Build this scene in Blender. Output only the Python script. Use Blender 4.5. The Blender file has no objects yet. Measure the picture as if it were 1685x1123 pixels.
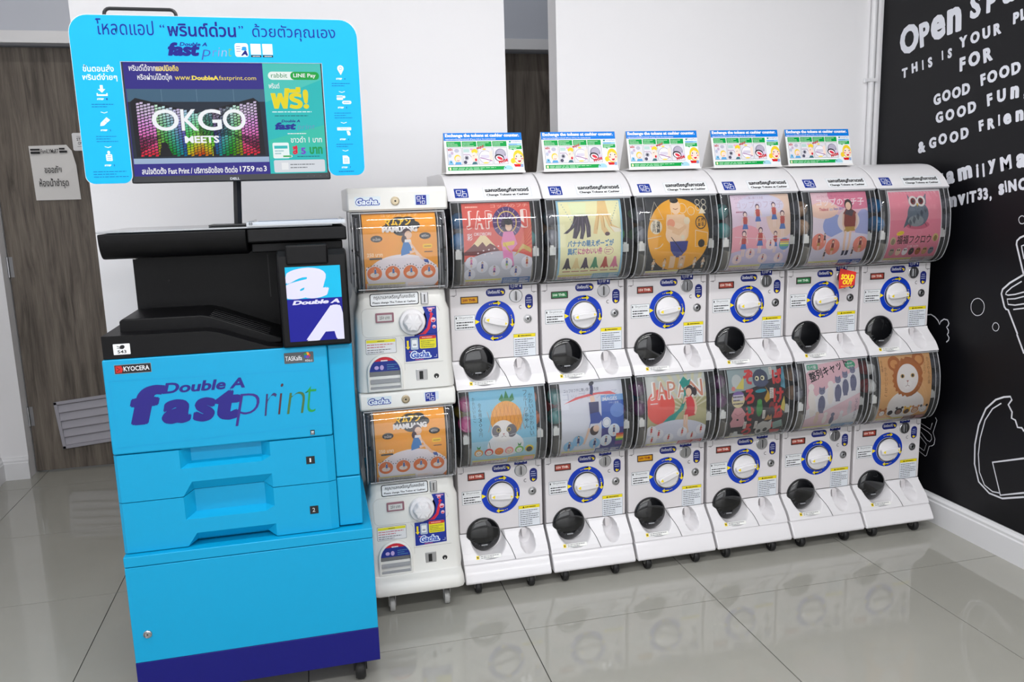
import bpy, bmesh, math, random
from mathutils import Vector, Matrix
rnd = random.Random(7)
SC = bpy.context.scene
COL = SC.collection
# ------------------------------------------------------------------ camera
YAW, PITCH, ROLL = (0.237510, 0.175671, -0.029475)
cam_d = bpy.data.cameras.new('camera'); cam = bpy.data.objects.new('camera', cam_d); COL.objects.link(cam)
cy, sy, cp, sp = math.cos(YAW), math.sin(YAW), math.cos(PITCH), math.sin(PITCH)
_f = Vector((sy*cp, cy*cp, -sp)); _r = Vector((cy, -sy, 0)); _u = _r.cross(_f)
_c, _s = math.cos(ROLL), math.sin(ROLL)
_r2 = _c*_r+_s*_u; _u2 = -_s*_r+_c*_u
M = Matrix((_r2, _u2, -_f)).transposed().to_4x4(); M.translation = Vector((-0.57688, -2.61486, 1.33))
cam.matrix_world = M
cam_d.sensor_width = 36.0; cam_d.lens = 28.5544; cam_d.clip_start = 0.05
SC.camera = cam
# ------------------------------------------------------------------ world, lights, exposure
SC.view_settings.view_transform = 'Standard'; SC.view_settings.look = 'None'
SC.view_settings.gamma = 1.0; SC.view_settings.use_curve_mapping = False
SC.view_settings.exposure = -0.14
SC.cycles.max_bounces = 10; SC.cycles.transparent_max_bounces = 24
W = bpy.data.worlds.new('world'); SC.world = W; W.use_nodes = True
W.node_tree.nodes['Background'].inputs[0].default_value = (0.9, 0.95, 1, 1)
W.node_tree.nodes['Background'].inputs[1].default_value = 0.3
CEIL = 2.85
LAMP_ROWS = [(-1.25, 14.5), (-3.1, 27)]      # y of the lamp rows, watts per lamp
LAMP_X = (-1.75, -0.35, 1.05)
def area(name, loc, size, sizey, power, col=(0.985, 0.985, 1.0), rot=(0, 0, 0)):
    d = bpy.data.lights.new(name, 'AREA'); d.shape = 'RECTANGLE'; d.size = size; d.size_y = sizey
    d.energy = power; d.color = col
    o = bpy.data.objects.new(name, d); COL.objects.link(o); o.location = loc; o.rotation_euler = rot
    return o
for ly, pw in LAMP_ROWS:
    for lx in LAMP_X:
        area('ceiling_tube_light', (lx, ly, CEIL-0.075), 1.2, 0.10, pw)
area('corridor_fill', (0.6, 1.2, CEIL-0.06), 0.9, 0.1, 2.5, (0.93, 0.96, 1))  # added weak fill for the corridor, not a lamp of the place
area('corridor_fill', (-1.3, 1.0, CEIL-0.06), 0.9, 0.1, 6, (1, 0.97, 0.93))  # second added fill, brightens the left door and the floor there
# daylight of the shop front behind the photographer
area('shopfront_daylight', (-0.2, -5.3, 1.5), 3.6, 2.2, 46, (0.95, 0.975, 1), (math.radians(90), 0, 0))
# ------------------------------------------------------------------ helpers
def lin(v):
    v /= 255.0
    return v/12.92 if v <= 0.04045 else ((v+0.055)/1.055)**2.4
def rgb(c): return (lin(c[0]), lin(c[1]), lin(c[2]), 1.0)
MATS = {}
def mat(name, col, rough=0.4, metal=0.0, spec=0.5, coat=0.0, bump=0.0, bscale=200, var=0.0):
    if name in MATS: return MATS[name]
    m = bpy.data.materials.new(name); m.use_nodes = True; nt = m.node_tree
    b = nt.nodes['Principled BSDF']
    b.inputs['Base Color'].default_value = rgb(col); b.inputs['Roughness'].default_value = rough
    b.inputs['Metallic'].default_value = metal; b.inputs['Specular IOR Level'].default_value = spec
    b.inputs['Coat Weight'].default_value = coat; b.inputs['Coat Roughness'].default_value = 0.05
    if bump or var:
        tc = nt.nodes.new('ShaderNodeTexCoord'); n = nt.nodes.new('ShaderNodeTexNoise')
        n.inputs['Scale'].default_value = bscale; nt.links.new(tc.outputs['Object'], n.inputs['Vector'])
        if bump:
            bp = nt.nodes.new('ShaderNodeBump'); bp.inputs['Strength'].default_value = bump
            bp.inputs['Distance'].default_value = 0.001
            nt.links.new(n.outputs['Fac'], bp.inputs['Height']); nt.links.new(bp.outputs['Normal'], b.inputs['Normal'])
        if var:
            n2 = nt.nodes.new('ShaderNodeTexNoise'); n2.inputs['Scale'].default_value = 2.2; n2.inputs['Detail'].default_value = 6
            nt.links.new(tc.outputs['Object'], n2.inputs['Vector'])
            mx = nt.nodes.new('ShaderNodeMixRGB'); mx.inputs[1].default_value = rgb(col)
            mx.inputs[2].default_value = rgb(tuple(max(0, x*(1-var)) for x in col))
            nt.links.new(n2.outputs['Fac'], mx.inputs[0]); nt.links.new(mx.outputs[0], b.inputs['Base Color'])
    MATS[name] = m; return m
def clear_mat(name, tint, rough=0.03, refl=1.0, haze=0.0):
    m = bpy.data.materials.new(name); m.use_nodes = True; nt = m.node_tree; nt.nodes.clear()
    o = nt.nodes.new('ShaderNodeOutputMaterial'); t = nt.nodes.new('ShaderNodeBsdfTransparent')
    g = nt.nodes.new('ShaderNodeBsdfGlossy'); f = nt.nodes.new('ShaderNodeFresnel'); mx = nt.nodes.new('ShaderNodeMixShader')
    t.inputs[0].default_value = tint; g.inputs['Roughness'].default_value = rough; f.inputs[0].default_value = 1.5
    mu = nt.nodes.new('ShaderNodeMath'); mu.operation = 'MULTIPLY'; mu.inputs[1].default_value = refl
    nt.links.new(f.outputs[0], mu.inputs[0]); nt.links.new(mu.outputs[0], mx.inputs[0])
    base = t.outputs[0]
    if haze:
        d = nt.nodes.new('ShaderNodeBsdfDiffuse'); d.inputs[0].default_value = (0.8, 0.82, 0.85, 1)
        m2 = nt.nodes.new('ShaderNodeMixShader'); m2.inputs[0].default_value = haze
        nt.links.new(t.outputs[0], m2.inputs[1]); nt.links.new(d.outputs[0], m2.inputs[2]); base = m2.outputs[0]
    nt.links.new(base, mx.inputs[1]); nt.links.new(g.outputs[0], mx.inputs[2]); nt.links.new(mx.outputs[0], o.inputs[0])
    MATS[name] = m; return m
def ink_mat(name, emit=0.0, rough=0.45, spec=0.4):
    m = bpy.data.materials.new(name); m.use_nodes = True; nt = m.node_tree; b = nt.nodes['Principled BSDF']
    a = nt.nodes.new('ShaderNodeVertexColor'); a.layer_name = 'ink'
    if emit:
        b.inputs['Base Color'].default_value = (0.01, 0.01, 0.012, 1)
        nt.links.new(a.outputs[0], b.inputs['Emission Color']); b.inputs['Emission Strength'].default_value = emit
    else: nt.links.new(a.outputs[0], b.inputs['Base Color'])
    b.inputs['Roughness'].default_value = rough; b.inputs['Specular IOR Level'].default_value = spec
    return m
INK = ink_mat('printed_ink'); INK_GLOSS = ink_mat('printed_gloss_ink', rough=0.18); SCREEN = ink_mat('lit_screen', emit=1.1, rough=0.3, spec=0.12)
INK_MATTE = ink_mat('printed_matte_ink', rough=0.6, spec=0.25)
WHITE = mat('white_moulded_plastic', (226, 224, 226), 0.28, coat=0.15)
PANELW = mat('white_panel_plastic', (217, 213, 215), 0.42)
IVORY = mat('aged_ivory_plastic', (224, 223, 218), 0.3, coat=0.1)
CYAN = mat('cyan_painted_metal', (0, 152, 199), 0.42, spec=0.35)
CYANS = mat('cyan_sign_face', (0, 170, 224), 0.5, spec=0.25)
NAVY = mat('navy_paint', (12, 14, 108), 0.42, spec=0.3)
BLACK = mat('black_textured_plastic', (8, 8, 10), 0.42, spec=0.2, bump=0.25, bscale=900)
BLACKG = mat('black_gloss_plastic', (9, 10, 13), 0.06, coat=0.5)
RUBBER = mat('black_rubber', (20, 20, 21), 0.55)
METAL = mat('brushed_metal', (178, 178, 180), 0.28, metal=1.0)
DARKM = mat('dark_slot', (14, 14, 15), 0.5)
SMOKE = mat('dark_smoked_housing', (74, 74, 82), 0.45)
HOPPER = mat('grey_hopper_plastic', (150, 145, 134), 0.35)
CLIPW = mat('white_clip_plastic', (225, 226, 222), 0.35)
WALLM = mat('white_wall_paint', (236, 235, 237), 0.6, spec=0.3, bump=0.12, bscale=350)
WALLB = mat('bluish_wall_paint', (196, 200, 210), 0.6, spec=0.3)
TRIMM = mat('white_gloss_trim', (226, 226, 228), 0.35)
CLEAR = clear_mat('clear_canopy_plastic', (0.97, 0.975, 0.98, 1), 0.025, 1.3, 0.04)
EDGE = clear_mat('clear_plastic_edge', (0.85, 0.87, 0.9, 1), 0.08, 2.5, 0.5)
SHEET = clear_mat('clear_sheet', (0.75, 0.86, 0.93, 1), 0.05, 2.0, 0.45)
TINT = clear_mat('smoked_bubble', (0.09, 0.095, 0.11, 1), 0.03, 1.0, 0.0)

def link(name, me, m, parent=None, loc=(0, 0, 0), smooth=False):
    o = bpy.data.objects.new(name, me); COL.objects.link(o)
    if m is not None and len(me.materials) == 0: me.materials.append(m)
    if parent: o.parent = parent
    o.location = loc
    if smooth:
        for p in me.polygons: p.use_smooth = True
    return o
def obj(name, bm, m, parent=None, loc=(0, 0, 0), smooth=False, bevel=0, segs=2, angle=35, label=None):
    bmesh.ops.recalc_face_normals(bm, faces=bm.faces)
    me = bpy.data.meshes.new(name); bm.to_mesh(me); bm.free()
    o = link(name, me, m, parent, loc, smooth)
    if smooth and smooth != 'all':
        o.data.set_sharp_from_angle(angle=math.radians(angle))
    if bevel:
        b = o.modifiers.new('bevel', 'BEVEL'); b.width = bevel; b.segments = segs; b.limit_method = 'ANGLE'; b.angle_limit = math.radians(50)
    if label: o['label'] = label
    return o
def empty(name, loc=(0, 0, 0), label=None, cat=None, group=None, parent=None):
    o = bpy.data.objects.new(name, None); COL.objects.link(o); o.location = loc; o.empty_display_size = 0.05
    if parent: o.parent = parent
    tag(o, label, cat, group); return o
def tag(o, label=None, cat=None, group=None, kind=None):
    if label: o['label'] = label
    if cat: o['category'] = cat
    if group: o['group'] = group
    if kind: o['kind'] = kind
    return o
def box(bm, x0, x1, y0, y1, z0, z1):
    vs = [bm.verts.new(p) for p in ((x0, y0, z0), (x1, y0, z0), (x1, y1, z0), (x0, y1, z0), (x0, y0, z1), (x1, y0, z1), (x1, y1, z1), (x0, y1, z1))]
    for f in ((0, 3, 2, 1), (4, 5, 6, 7), (0, 1, 5, 4), (1, 2, 6, 5), (2, 3, 7, 6), (3, 0, 4, 7)): bm.faces.new([vs[i] for i in f])
    return vs
def boxobj(name, b, m, parent=None, bevel=0, label=None, segs=2):
    bm = bmesh.new(); box(bm, *b); return obj(name, bm, m, parent, bevel=bevel, segs=segs, label=label, smooth=bool(bevel), angle=60)
def prism_x(bm, pts, x0, x1):
    a = [bm.verts.new((x0, y, z)) for y, z in pts]; b = [bm.verts.new((x1, y, z)) for y, z in pts]
    n = len(pts); bm.faces.new(a); bm.faces.new(b[::-1])
    for i in range(n): bm.faces.new((a[i], b[i], b[(i+1) % n], a[(i+1) % n]))
def prism_y(bm, pts, y0, y1):
    a = [bm.verts.new((x, y0, z)) for x, z in pts]; b = [bm.verts.new((x, y1, z)) for x, z in pts]
    n = len(pts); bm.faces.new(a); bm.faces.new(b[::-1])
    for i in range(n): bm.faces.new((a[i], b[i], b[(i+1) % n], a[(i+1) % n]))
def lathe(bm, prof, c=(0, 0, 0), axis='y', n=32, cap=True):
    rings = []
    for r, h in prof:
        ring = []
        for i in range(n):
            t = 2*math.pi*i/n; a, b = r*math.cos(t), r*math.sin(t)
            p = (a, h, b) if axis == 'y' else ((a, b, h) if axis == 'z' else (h, a, b))
            ring.append(bm.verts.new((c[0]+p[0], c[1]+p[1], c[2]+p[2])))
        rings.append(ring)
    for k in range(len(rings)-1):
        for i in range(n): bm.faces.new((rings[k][i], rings[k][(i+1) % n], rings[k+1][(i+1) % n], rings[k+1][i]))
    if cap: bm.faces.new(rings[0]); bm.faces.new(rings[-1][::-1])
def tube(bm, pts, r, n=8):
    pts = [Vector(p) for p in pts]; prev = None
    for i, p in enumerate(pts):
        d = (pts[min(i+1, len(pts)-1)]-pts[max(i-1, 0)]).normalized()
        a = d.cross(Vector((0, 0, 1)) if abs(d.z) < 0.9 else Vector((1, 0, 0))).normalized() if prev is None else (prev-d*prev.dot(d)).normalized()
        prev = a; b = d.cross(a)
        ring = [bm.verts.new(p+r*(math.cos(2*math.pi*k/n)*a+math.sin(2*math.pi*k/n)*b)) for k in range(n)]
        if i:
            for k in range(n): bm.faces.new((last[k], last[(k+1) % n], ring[(k+1) % n], ring[k]))
        else: bm.faces.new(ring[::-1])
        last = ring
    bm.faces.new(last)
def rrect(x0, z0, x1, z1, r, n=5):
    P = []
    for cx, cz, a0 in ((x1-r, z1-r, 0), (x0+r, z1-r, 90), (x0+r, z0+r, 180), (x1-r, z0+r, 270)):
        for k in range(n+1):
            t = math.radians(a0+90*k/n); P.append((cx+r*math.cos(t), cz+r*math.sin(t)))
    return P
def heightmap(name, nx, nz, fn, m, parent, smooth=False):
    """a surface grid: fn(i, j) -> point"""
    bm = bmesh.new(); V = [[bm.verts.new(fn(i, j)) for i in range(nx)] for j in range(nz)]
    for j in range(nz-1):
        for i in range(nx-1): bm.faces.new((V[j][i], V[j][i+1], V[j+1][i+1], V[j+1][i]))
    return bm, V

# ------------------------------------------------------------------ flat print on surfaces
TXT = {}
def glyphs(s, bold=0.0, shear=0.0, res=2):
    key = (s, bold, shear, res)
    if key in TXT: return TXT[key]
    cu = bpy.data.curves.new('lettering', 'FONT'); cu.body = s; cu.offset = bold; cu.shear = shear; cu.resolution_u = res
    o = bpy.data.objects.new('lettering', cu); me = o.to_mesh()
    vs = [(v.co.x, v.co.y) for v in me.vertices]; fs = [tuple(p.vertices) for p in me.polygons]
    o.to_mesh_clear(); bpy.data.objects.remove(o); bpy.data.curves.remove(cu)
    if not vs: vs, fs = [(0, 0), (0.01, 0), (0, 0.01)], [(0, 1, 2)]
    x0 = min(v[0] for v in vs); x1 = max(v[0] for v in vs); y0 = min(v[1] for v in vs); y1 = max(v[1] for v in vs)
    TXT[key] = (vs, fs, (x0, y0, x1, y1)); return TXT[key]
K = (20, 20, 24); WH = (240, 240, 242)
class Print:
    def __init__(s, sx=1.0, sy=1.0, ox=0.0, oy=0.0, step=0.00012, clip=None):
        s.it = []; s.sx, s.sy, s.ox, s.oy = sx, sy, ox, oy; s.bb = []; s.step = step; s.clip = clip
    def add(s, vs, fs, col):
        vs = [(s.ox+v[0]*s.sx, s.oy+v[1]*s.sy) for v in vs]
        xs = [v[0] for v in vs]; ys = [v[1] for v in vs]
        b = (min(xs), min(ys), max(xs), max(ys)); L = 0
        for (c, l) in s.bb:
            if c[0] < b[2] and b[0] < c[2] and c[1] < b[3] and b[1] < c[3] and l >= L: L = l+1
        s.bb.append((b, L)); s.it.append((vs, fs, col, L)); return s
    def poly(s, pts, col): return s.add(pts, [tuple(range(len(pts)))], col)
    def rect(s, x0, y0, x1, y1, col): return s.poly([(x0, y0), (x1, y0), (x1, y1), (x0, y1)], col)
    def rr(s, x0, y0, x1, y1, r, col): return s.poly(rrect(x0, y0, x1, y1, r, 4), col)
    def ell(s, cx, cy, rx, ry, col, n=20, rot=0.0):
        c, q = math.cos(rot), math.sin(rot)
        return s.poly([(cx+rx*math.cos(t)*c-ry*math.sin(t)*q, cy+rx*math.cos(t)*q+ry*math.sin(t)*c) for t in (2*math.pi*i/n for i in range(n))], col)
    def ring(s, cx, cy, r0, r1, col, n=32, a0=0, a1=360, sq=1.0):
        vs = []; fs = []
        for i in range(n+1):
            t = math.radians(a0+(a1-a0)*i/n); vs += [(cx+r0*math.cos(t), cy+sq*r0*math.sin(t)), (cx+r1*math.cos(t), cy+sq*r1*math.sin(t))]
        for i in range(n): fs.append((2*i, 2*i+1, 2*i+3, 2*i+2))
        return s.add(vs, fs, col)
    def line(s, pts, w, col):
        vs = []; fs = []
        for i, p in enumerate(pts):
            a = pts[max(i-1, 0)]; b = pts[min(i+1, len(pts)-1)]
            dx, dy = b[0]-a[0], b[1]-a[1]; l = math.hypot(dx, dy) or 1
            vs += [(p[0]-dy/l*w/2, p[1]+dx/l*w/2), (p[0]+dy/l*w/2, p[1]-dx/l*w/2)]
        for i in range(len(pts)-1): fs.append((2*i, 2*i+1, 2*i+3, 2*i+2))
        return s.add(vs, fs, col)
    def text(s, t, x0, y0, x1, y1, col, bold=0.0, shear=0.0, res=2, rot=0.0):
        """fits the string's bounding box into x0..x1, y0..y1"""
        smear = max(0.0, bold-0.022); vs, fs, b = glyphs(t, min(bold, 0.022), shear, res)
        # heavy weight: the same outline laid down again in a small circle of shifts, one film above the other
        sh = [(smear*math.cos(k*math.pi/4)*1.25, smear*math.sin(k*math.pi/4)*0.8) for k in range(8)] if smear > 0.004 else [(0.0, 0.0)]
        ex, ey = (smear*1.25, smear*.8) if smear > 0.004 else (0, 0)
        kx = (x1-x0)/max(b[2]-b[0]+2*ex, 1e-6); ky = (y1-y0)/max(b[3]-b[1]+2*ey, 1e-6)
        c, q = math.cos(rot), math.sin(rot); L = None
        for k, (dx, dy) in enumerate(sh):
            P = []
            for v in vs:
                x, y = (v[0]+dx+ex-b[0])*kx, (v[1]+dy+ey-b[1])*ky; P.append((x0+x*c-y*q, y0+x*q+y*c))
            if L is None: s.add(P, fs, col); L = s.it[-1][3]
            else: s.it.append(([(s.ox+v[0]*s.sx, s.oy+v[1]*s.sy) for v in P], fs, col, L+k*.12))
        return s
    def vtext(s, t, x, y1, w, h, col, bold=0.0):
        for i, ch in enumerate(t):
            if ch == 'ー': s.rect(x+w*.42, y1-(i+0.88)*h, x+w*.56, y1-i*h, col)
            else: s.text(ch, x, y1-(i+0.88)*h, x+w, y1-i*h, col, bold, res=1)
        return s
    def lines(s, x0, y0, x1, y1, n, col, fill=0.45, seed=1):
        """tiny body print too small to read: rows of short dashes"""
        r = random.Random(seed); h = (y1-y0)/n
        for k in range(n):
            y = y1-(k+0.8)*h; x = x0; e = x1-(x1-x0)*r.choice((0, 0.05, 0.1, 0.35))
            vs = []; fs = []
            while x < e:
                l = (x1-x0)*r.uniform(0.05, 0.16); l = min(l, e-x); i = len(vs)
                vs += [(x, y), (x+l, y), (x+l, y+h*fill), (x, y+h*fill)]; fs.append((i, i+1, i+2, i+3)); x += l+(x1-x0)*0.02
            s.add(vs, fs, col)
        return s
    def build(s, name, parent, fmap, m=None, cuts=None, label=None, cutx=None):
        bm = bmesh.new(); cl = bm.loops.layers.float_color.new('ink'); ly = bm.verts.layers.float.new('ly')
        for vs, fs, col, L in s.it:
            V = []
            for v in vs:
                w = bm.verts.new((v[0], v[1], 0)); w[ly] = L; V.append(w)
            c = tuple(k**1.09 for k in rgb(col)[:3])+(1.0,)
            for f in fs:
                try: F = bm.faces.new([V[i] for i in f])
                except ValueError: continue
                for l in F.loops: l[cl] = c
        big = [f for f in bm.faces if len(f.verts) > 4]
        if big: bmesh.ops.triangulate(bm, faces=big)
        if s.clip:
            x0, y0, x1, y1 = s.clip
            for co, no in (((x0, 0, 0), (-1, 0, 0)), ((x1, 0, 0), (1, 0, 0)), ((0, y0, 0), (0, -1, 0)), ((0, y1, 0), (0, 1, 0))):
                bmesh.ops.bisect_plane(bm, geom=bm.verts[:]+bm.edges[:]+bm.faces[:], plane_co=co, plane_no=no, clear_outer=True, dist=1e-7)
        for v in cuts or ():
            bmesh.ops.bisect_plane(bm, geom=bm.verts[:]+bm.edges[:]+bm.faces[:], plane_co=(0, v, 0), plane_no=(0, 1, 0), dist=1e-7)
        for v in cutx or ():
            bmesh.ops.bisect_plane(bm, geom=bm.verts[:]+bm.edges[:]+bm.faces[:], plane_co=(v, 0, 0), plane_no=(1, 0, 0), dist=1e-7)
        bm.normal_update()
        fl = [f for f in bm.faces if f.normal.z < 0]
        if fl: bmesh.ops.reverse_faces(bm, faces=fl)
        for v in bm.verts: v.co = Vector(fmap(v.co.x, v.co.y, (v[ly]+1)*s.step))
        me = bpy.data.meshes.new(name); bm.to_mesh(me); bm.free()
        o = link(name, me, m or INK, parent)
        if label: o['label'] = label
        return o
def front(x0, y0, z0): return lambda u, v, d: (x0+u, y0-d, z0+v)
def curve_map(prof, x0, off=0.0):
    """maps print v (arc length from the LAST profile point upwards) on a (y,z) profile listed bottom to top, facing -y"""
    L = [0.0]
    for a, b in zip(prof, prof[1:]): L.append(L[-1]+math.hypot(b[0]-a[0], b[1]-a[1]))
    def f(u, v, d):
        v = max(0, min(v, L[-1]-1e-9)); k = 0
        while L[k+1] < v: k += 1
        a, b = prof[k], prof[k+1]; t = (v-L[k])/(L[k+1]-L[k]); dy, dz = b[0]-a[0], b[1]-a[1]; l = math.hypot(dy, dz)
        return (x0+u, a[0]+dy*t-dz/l*(d+off), a[1]+dz*t+dy/l*(d+off))
    return f, L

# ================================================================== SETTING
XR, XL = 1.768, -2.16
YB, YT = 0.455, 0.56       # partition wall front and back
YD = 1.87                  # wall with the two doors
YF = -5.4
# floor
fl = boxobj('floor', (XL-0.05, 1.9, YF, 2.1, -0.08, -0.003), mat('dark_floor_joint', (60, 58, 55), 0.8)); fl['kind'] = 'structure'
def tile_mat():
    m = bpy.data.materials.new('polished_grey_tile'); m.use_nodes = True; nt = m.node_tree; b = nt.nodes['Principled BSDF']
    tc = nt.nodes.new('ShaderNodeTexCoord'); n = nt.nodes.new('ShaderNodeTexNoise'); n.inputs['Scale'].default_value = 2.5; n.inputs['Detail'].default_value = 8
    oi = nt.nodes.new('ShaderNodeObjectInfo'); add = nt.nodes.new('ShaderNodeVectorMath'); add.operation = 'ADD'
    nt.links.new(tc.outputs['Object'], add.inputs[0]); nt.links.new(oi.outputs['Location'], add.inputs[1]); nt.links.new(add.outputs[0], n.inputs['Vector'])
    r = nt.nodes.new('ShaderNodeValToRGB'); r.color_ramp.elements[0].color = rgb((160, 159, 151)); r.color_ramp.elements[1].color = rgb((166, 165, 157))
    r.color_ramp.elements[0].position = 0.3; r.color_ramp.elements[1].position = 0.7
    nt.links.new(n.outputs['Fac'], r.inputs[0]); nt.links.new(r.outputs[0], b.inputs['Base Color'])
    b.inputs['Roughness'].default_value = 0.045; b.inputs['Specular IOR Level'].default_value = 0.6
    return m
TILE = tile_mat(); TS = 0.6555; tcache = {}
xs = [-0.014+TS*k for k in range(-4, 4)]; ys = [-0.349+TS*k for k in range(-8, 5)]
for i in range(len(xs)-1):
    for j in range(len(ys)-1):
        x0, x1 = max(xs[i], XL), min(xs[i+1], XR); y0, y1 = max(ys[j], YF), min(ys[j+1], 1.93)
        if x1-x0 < 0.02 or y1-y0 < 0.02: continue
        key = (round(x1-x0, 3), round(y1-y0, 3)); g = 0.0013
        if key not in tcache:
            bm = bmesh.new(); hx, hy = key[0]/2-g, key[1]/2-g; box(bm, -hx, hx, -hy, hy, -0.003, 0)
            me = bpy.data.meshes.new('tile'); bmesh.ops.recalc_face_normals(bm, faces=bm.faces); bm.to_mesh(me); bm.free(); me.materials.append(TILE); tcache[key] = me
        o = bpy.data.objects.new('tile', tcache[key]); COL.objects.link(o); o.parent = fl; o.location = ((x0+x1)/2, (y0+y1)/2, 0)
def wall(name, b, m=WALLM):
    o = boxobj(name, b, m); o['kind'] = 'structure'; return o
wall('wall_right', (XR, XR+0.1, YF, YT, 0, CEIL))
wall('wall_left', (XL-0.1, XL, YF, 2.1, 0, CEIL))
wall('wall_front', (XL-0.1, XR+0.1, YF-0.1, YF, 0, CEIL))
wall('wall_back', (0.372, XR, YB, YT, 0, CEIL))
wall('wall_pillar', (-1.292, 0.172, YB, YT, 0, CEIL))
ce = wall('ceiling', (XL-0.1, XR+0.2, YF-0.1, 2.2, CEIL, CEIL+0.1), mat('white_ceiling', (235, 235, 235), 0.8))
# wall with the doors, built around the two openings
DO = [(-2.035, -1.15), (0.17, 1.02)]; DH = 2.105
wd = empty('wall_doors'); wd['kind'] = 'structure'
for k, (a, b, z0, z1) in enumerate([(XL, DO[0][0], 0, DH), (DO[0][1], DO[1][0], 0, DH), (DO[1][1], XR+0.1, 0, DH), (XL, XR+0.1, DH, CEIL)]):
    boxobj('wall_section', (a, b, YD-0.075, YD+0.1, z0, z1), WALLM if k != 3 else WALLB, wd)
for a, b in DO:      # shallow frame band above each door
    boxobj('door_head_trim', (a-0.05, b+0.05, YD-0.085, YD-0.075, DH, DH+0.055), TRIMM, wd, bevel=0.002)
wall('wall_side', (XR, XR+0.1, YT, 2.1, 0, CEIL))
def wood_mat(name, c0, c1, c2):
    m = bpy.data.materials.new(name); m.use_nodes = True; nt = m.node_tree; b = nt.nodes['Principled BSDF']
    tc = nt.nodes.new('ShaderNodeTexCoord'); mp = nt.nodes.new('ShaderNodeMapping'); mp.inputs['Scale'].default_value = (5.5, 5.5, 0.45)
    n = nt.nodes.new('ShaderNodeTexNoise'); n.inputs['Scale'].default_value = 5; n.inputs['Detail'].default_value = 12; n.inputs['Roughness'].default_value = 0.62; n.inputs['Distortion'].default_value = 0.6
    n2 = nt.nodes.new('ShaderNodeTexNoise'); n2.inputs['Scale'].default_value = 2.2; n2.inputs['Detail'].default_value = 3
    mp2 = nt.nodes.new('ShaderNodeMapping'); mp2.inputs['Scale'].default_value = (90, 90, 1.6); n3 = nt.nodes.new('ShaderNodeTexNoise'); n3.inputs['Scale'].default_value = 4; n3.inputs['Detail'].default_value = 4
    nt.links.new(tc.outputs['Object'], mp.inputs[0]); nt.links.new(mp.outputs[0], n.inputs['Vector']); nt.links.new(tc.outputs['Object'], n2.inputs['Vector'])
    nt.links.new(tc.outputs['Object'], mp2.inputs[0]); nt.links.new(mp2.outputs[0], n3.inputs['Vector'])
    r = nt.nodes.new('ShaderNodeValToRGB'); e = r.color_ramp.elements; e[0].position = 0.34; e[0].color = rgb(c0); e[1].position = 0.68; e[1].color = rgb(c2)
    k = e.new(0.5); k.color = rgb(c1)
    mx = nt.nodes.new('ShaderNodeMixRGB'); mx.blend_type = 'MULTIPLY'; mx.inputs[0].default_value = 0.45
    r2 = nt.nodes.new('ShaderNodeValToRGB'); r2.color_ramp.elements[0].position = 0.35; r2.color_ramp.elements[0].color = (0.45, 0.45, 0.45, 1); r2.color_ramp.elements[1].position = 0.62
    mx2 = nt.nodes.new('ShaderNodeMixRGB'); mx2.blend_type = 'MULTIPLY'; mx2.inputs[0].default_value = 0.5
    nt.links.new(n.outputs['Fac'], r.inputs[0]); nt.links.new(r.outputs[0], mx.inputs[1]); nt.links.new(n2.outputs['Fac'], mx.inputs[2])
    nt.links.new(n3.outputs['Fac'], r2.inputs[0]); nt.links.new(mx.outputs[0], mx2.inputs[1]); nt.links.new(r2.outputs[0], mx2.inputs[2])
    nt.links.new(mx2.outputs[0], b.inputs['Base Color']); b.inputs['Roughness'].default_value = 0.5; b.inputs['Specular IOR Level'].default_value = 0.35
    return m
WOOD = wood_mat('grey_brown_wood_laminate', (92, 84, 76), (128, 118, 108), (150, 140, 128))
for k, (a, b) in enumerate(DO):
    d = empty('door_%d' % (k+1), (a, YD, 0)); d['kind'] = 'structure'
    boxobj('door_leaf', (0.006, b-a-0.006, 0.0, 0.04, 0.008, DH-0.006), WOOD, d, bevel=0.002)
    for hz in (0.30, 1.06, 1.85):
        bm = bmesh.new(); lathe(bm, [(0.007, -0.05), (0.007, 0.05)], (0.004, -0.006, hz), 'z', 12); box(bm, 0.006, 0.026, -0.003, 0.0, hz-0.05, hz+0.05)
        for q in (-0.018, 0.018): lathe(bm, [(0.0078, -0.0015), (0.0078, 0.0015)], (0.004, -0.006, hz+q), 'z', 12)
        obj('hinge', bm, METAL, d, smooth=True)
    if k == 0:
        t = math.radians(4.5); c, s_ = math.cos(t), math.sin(t)
        vf = empty('vent_grille', (0.125, 0, 0.365), parent=d); vf.rotation_euler = (0, -t, 0)
        VG = mat('light_grey_vent', (165, 163, 172), 0.4)
        bm = bmesh.new(); W_, H_ = 0.46, 0.25; e = 0.016
        box(bm, 0, W_, -0.014, 0, -e, 0); box(bm, 0, W_, -0.014, 0, -H_, -H_+e); box(bm, 0, e, -0.014, 0, -H_, 0); box(bm, W_-e, W_, -0.014, 0, -H_, 0)
        obj('vent_frame', bm, VG, vf, bevel=0.002)
        for q in range(5):
            z = -e-0.004-q*0.0435; bm = bmesh.new(); prism_x(bm, [(-0.002, z), (-0.012, z-0.036), (-0.009, z-0.041), (-0.001, z-0.006)], e, W_-e)
            obj('slat', bm, VG, vf)
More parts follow.
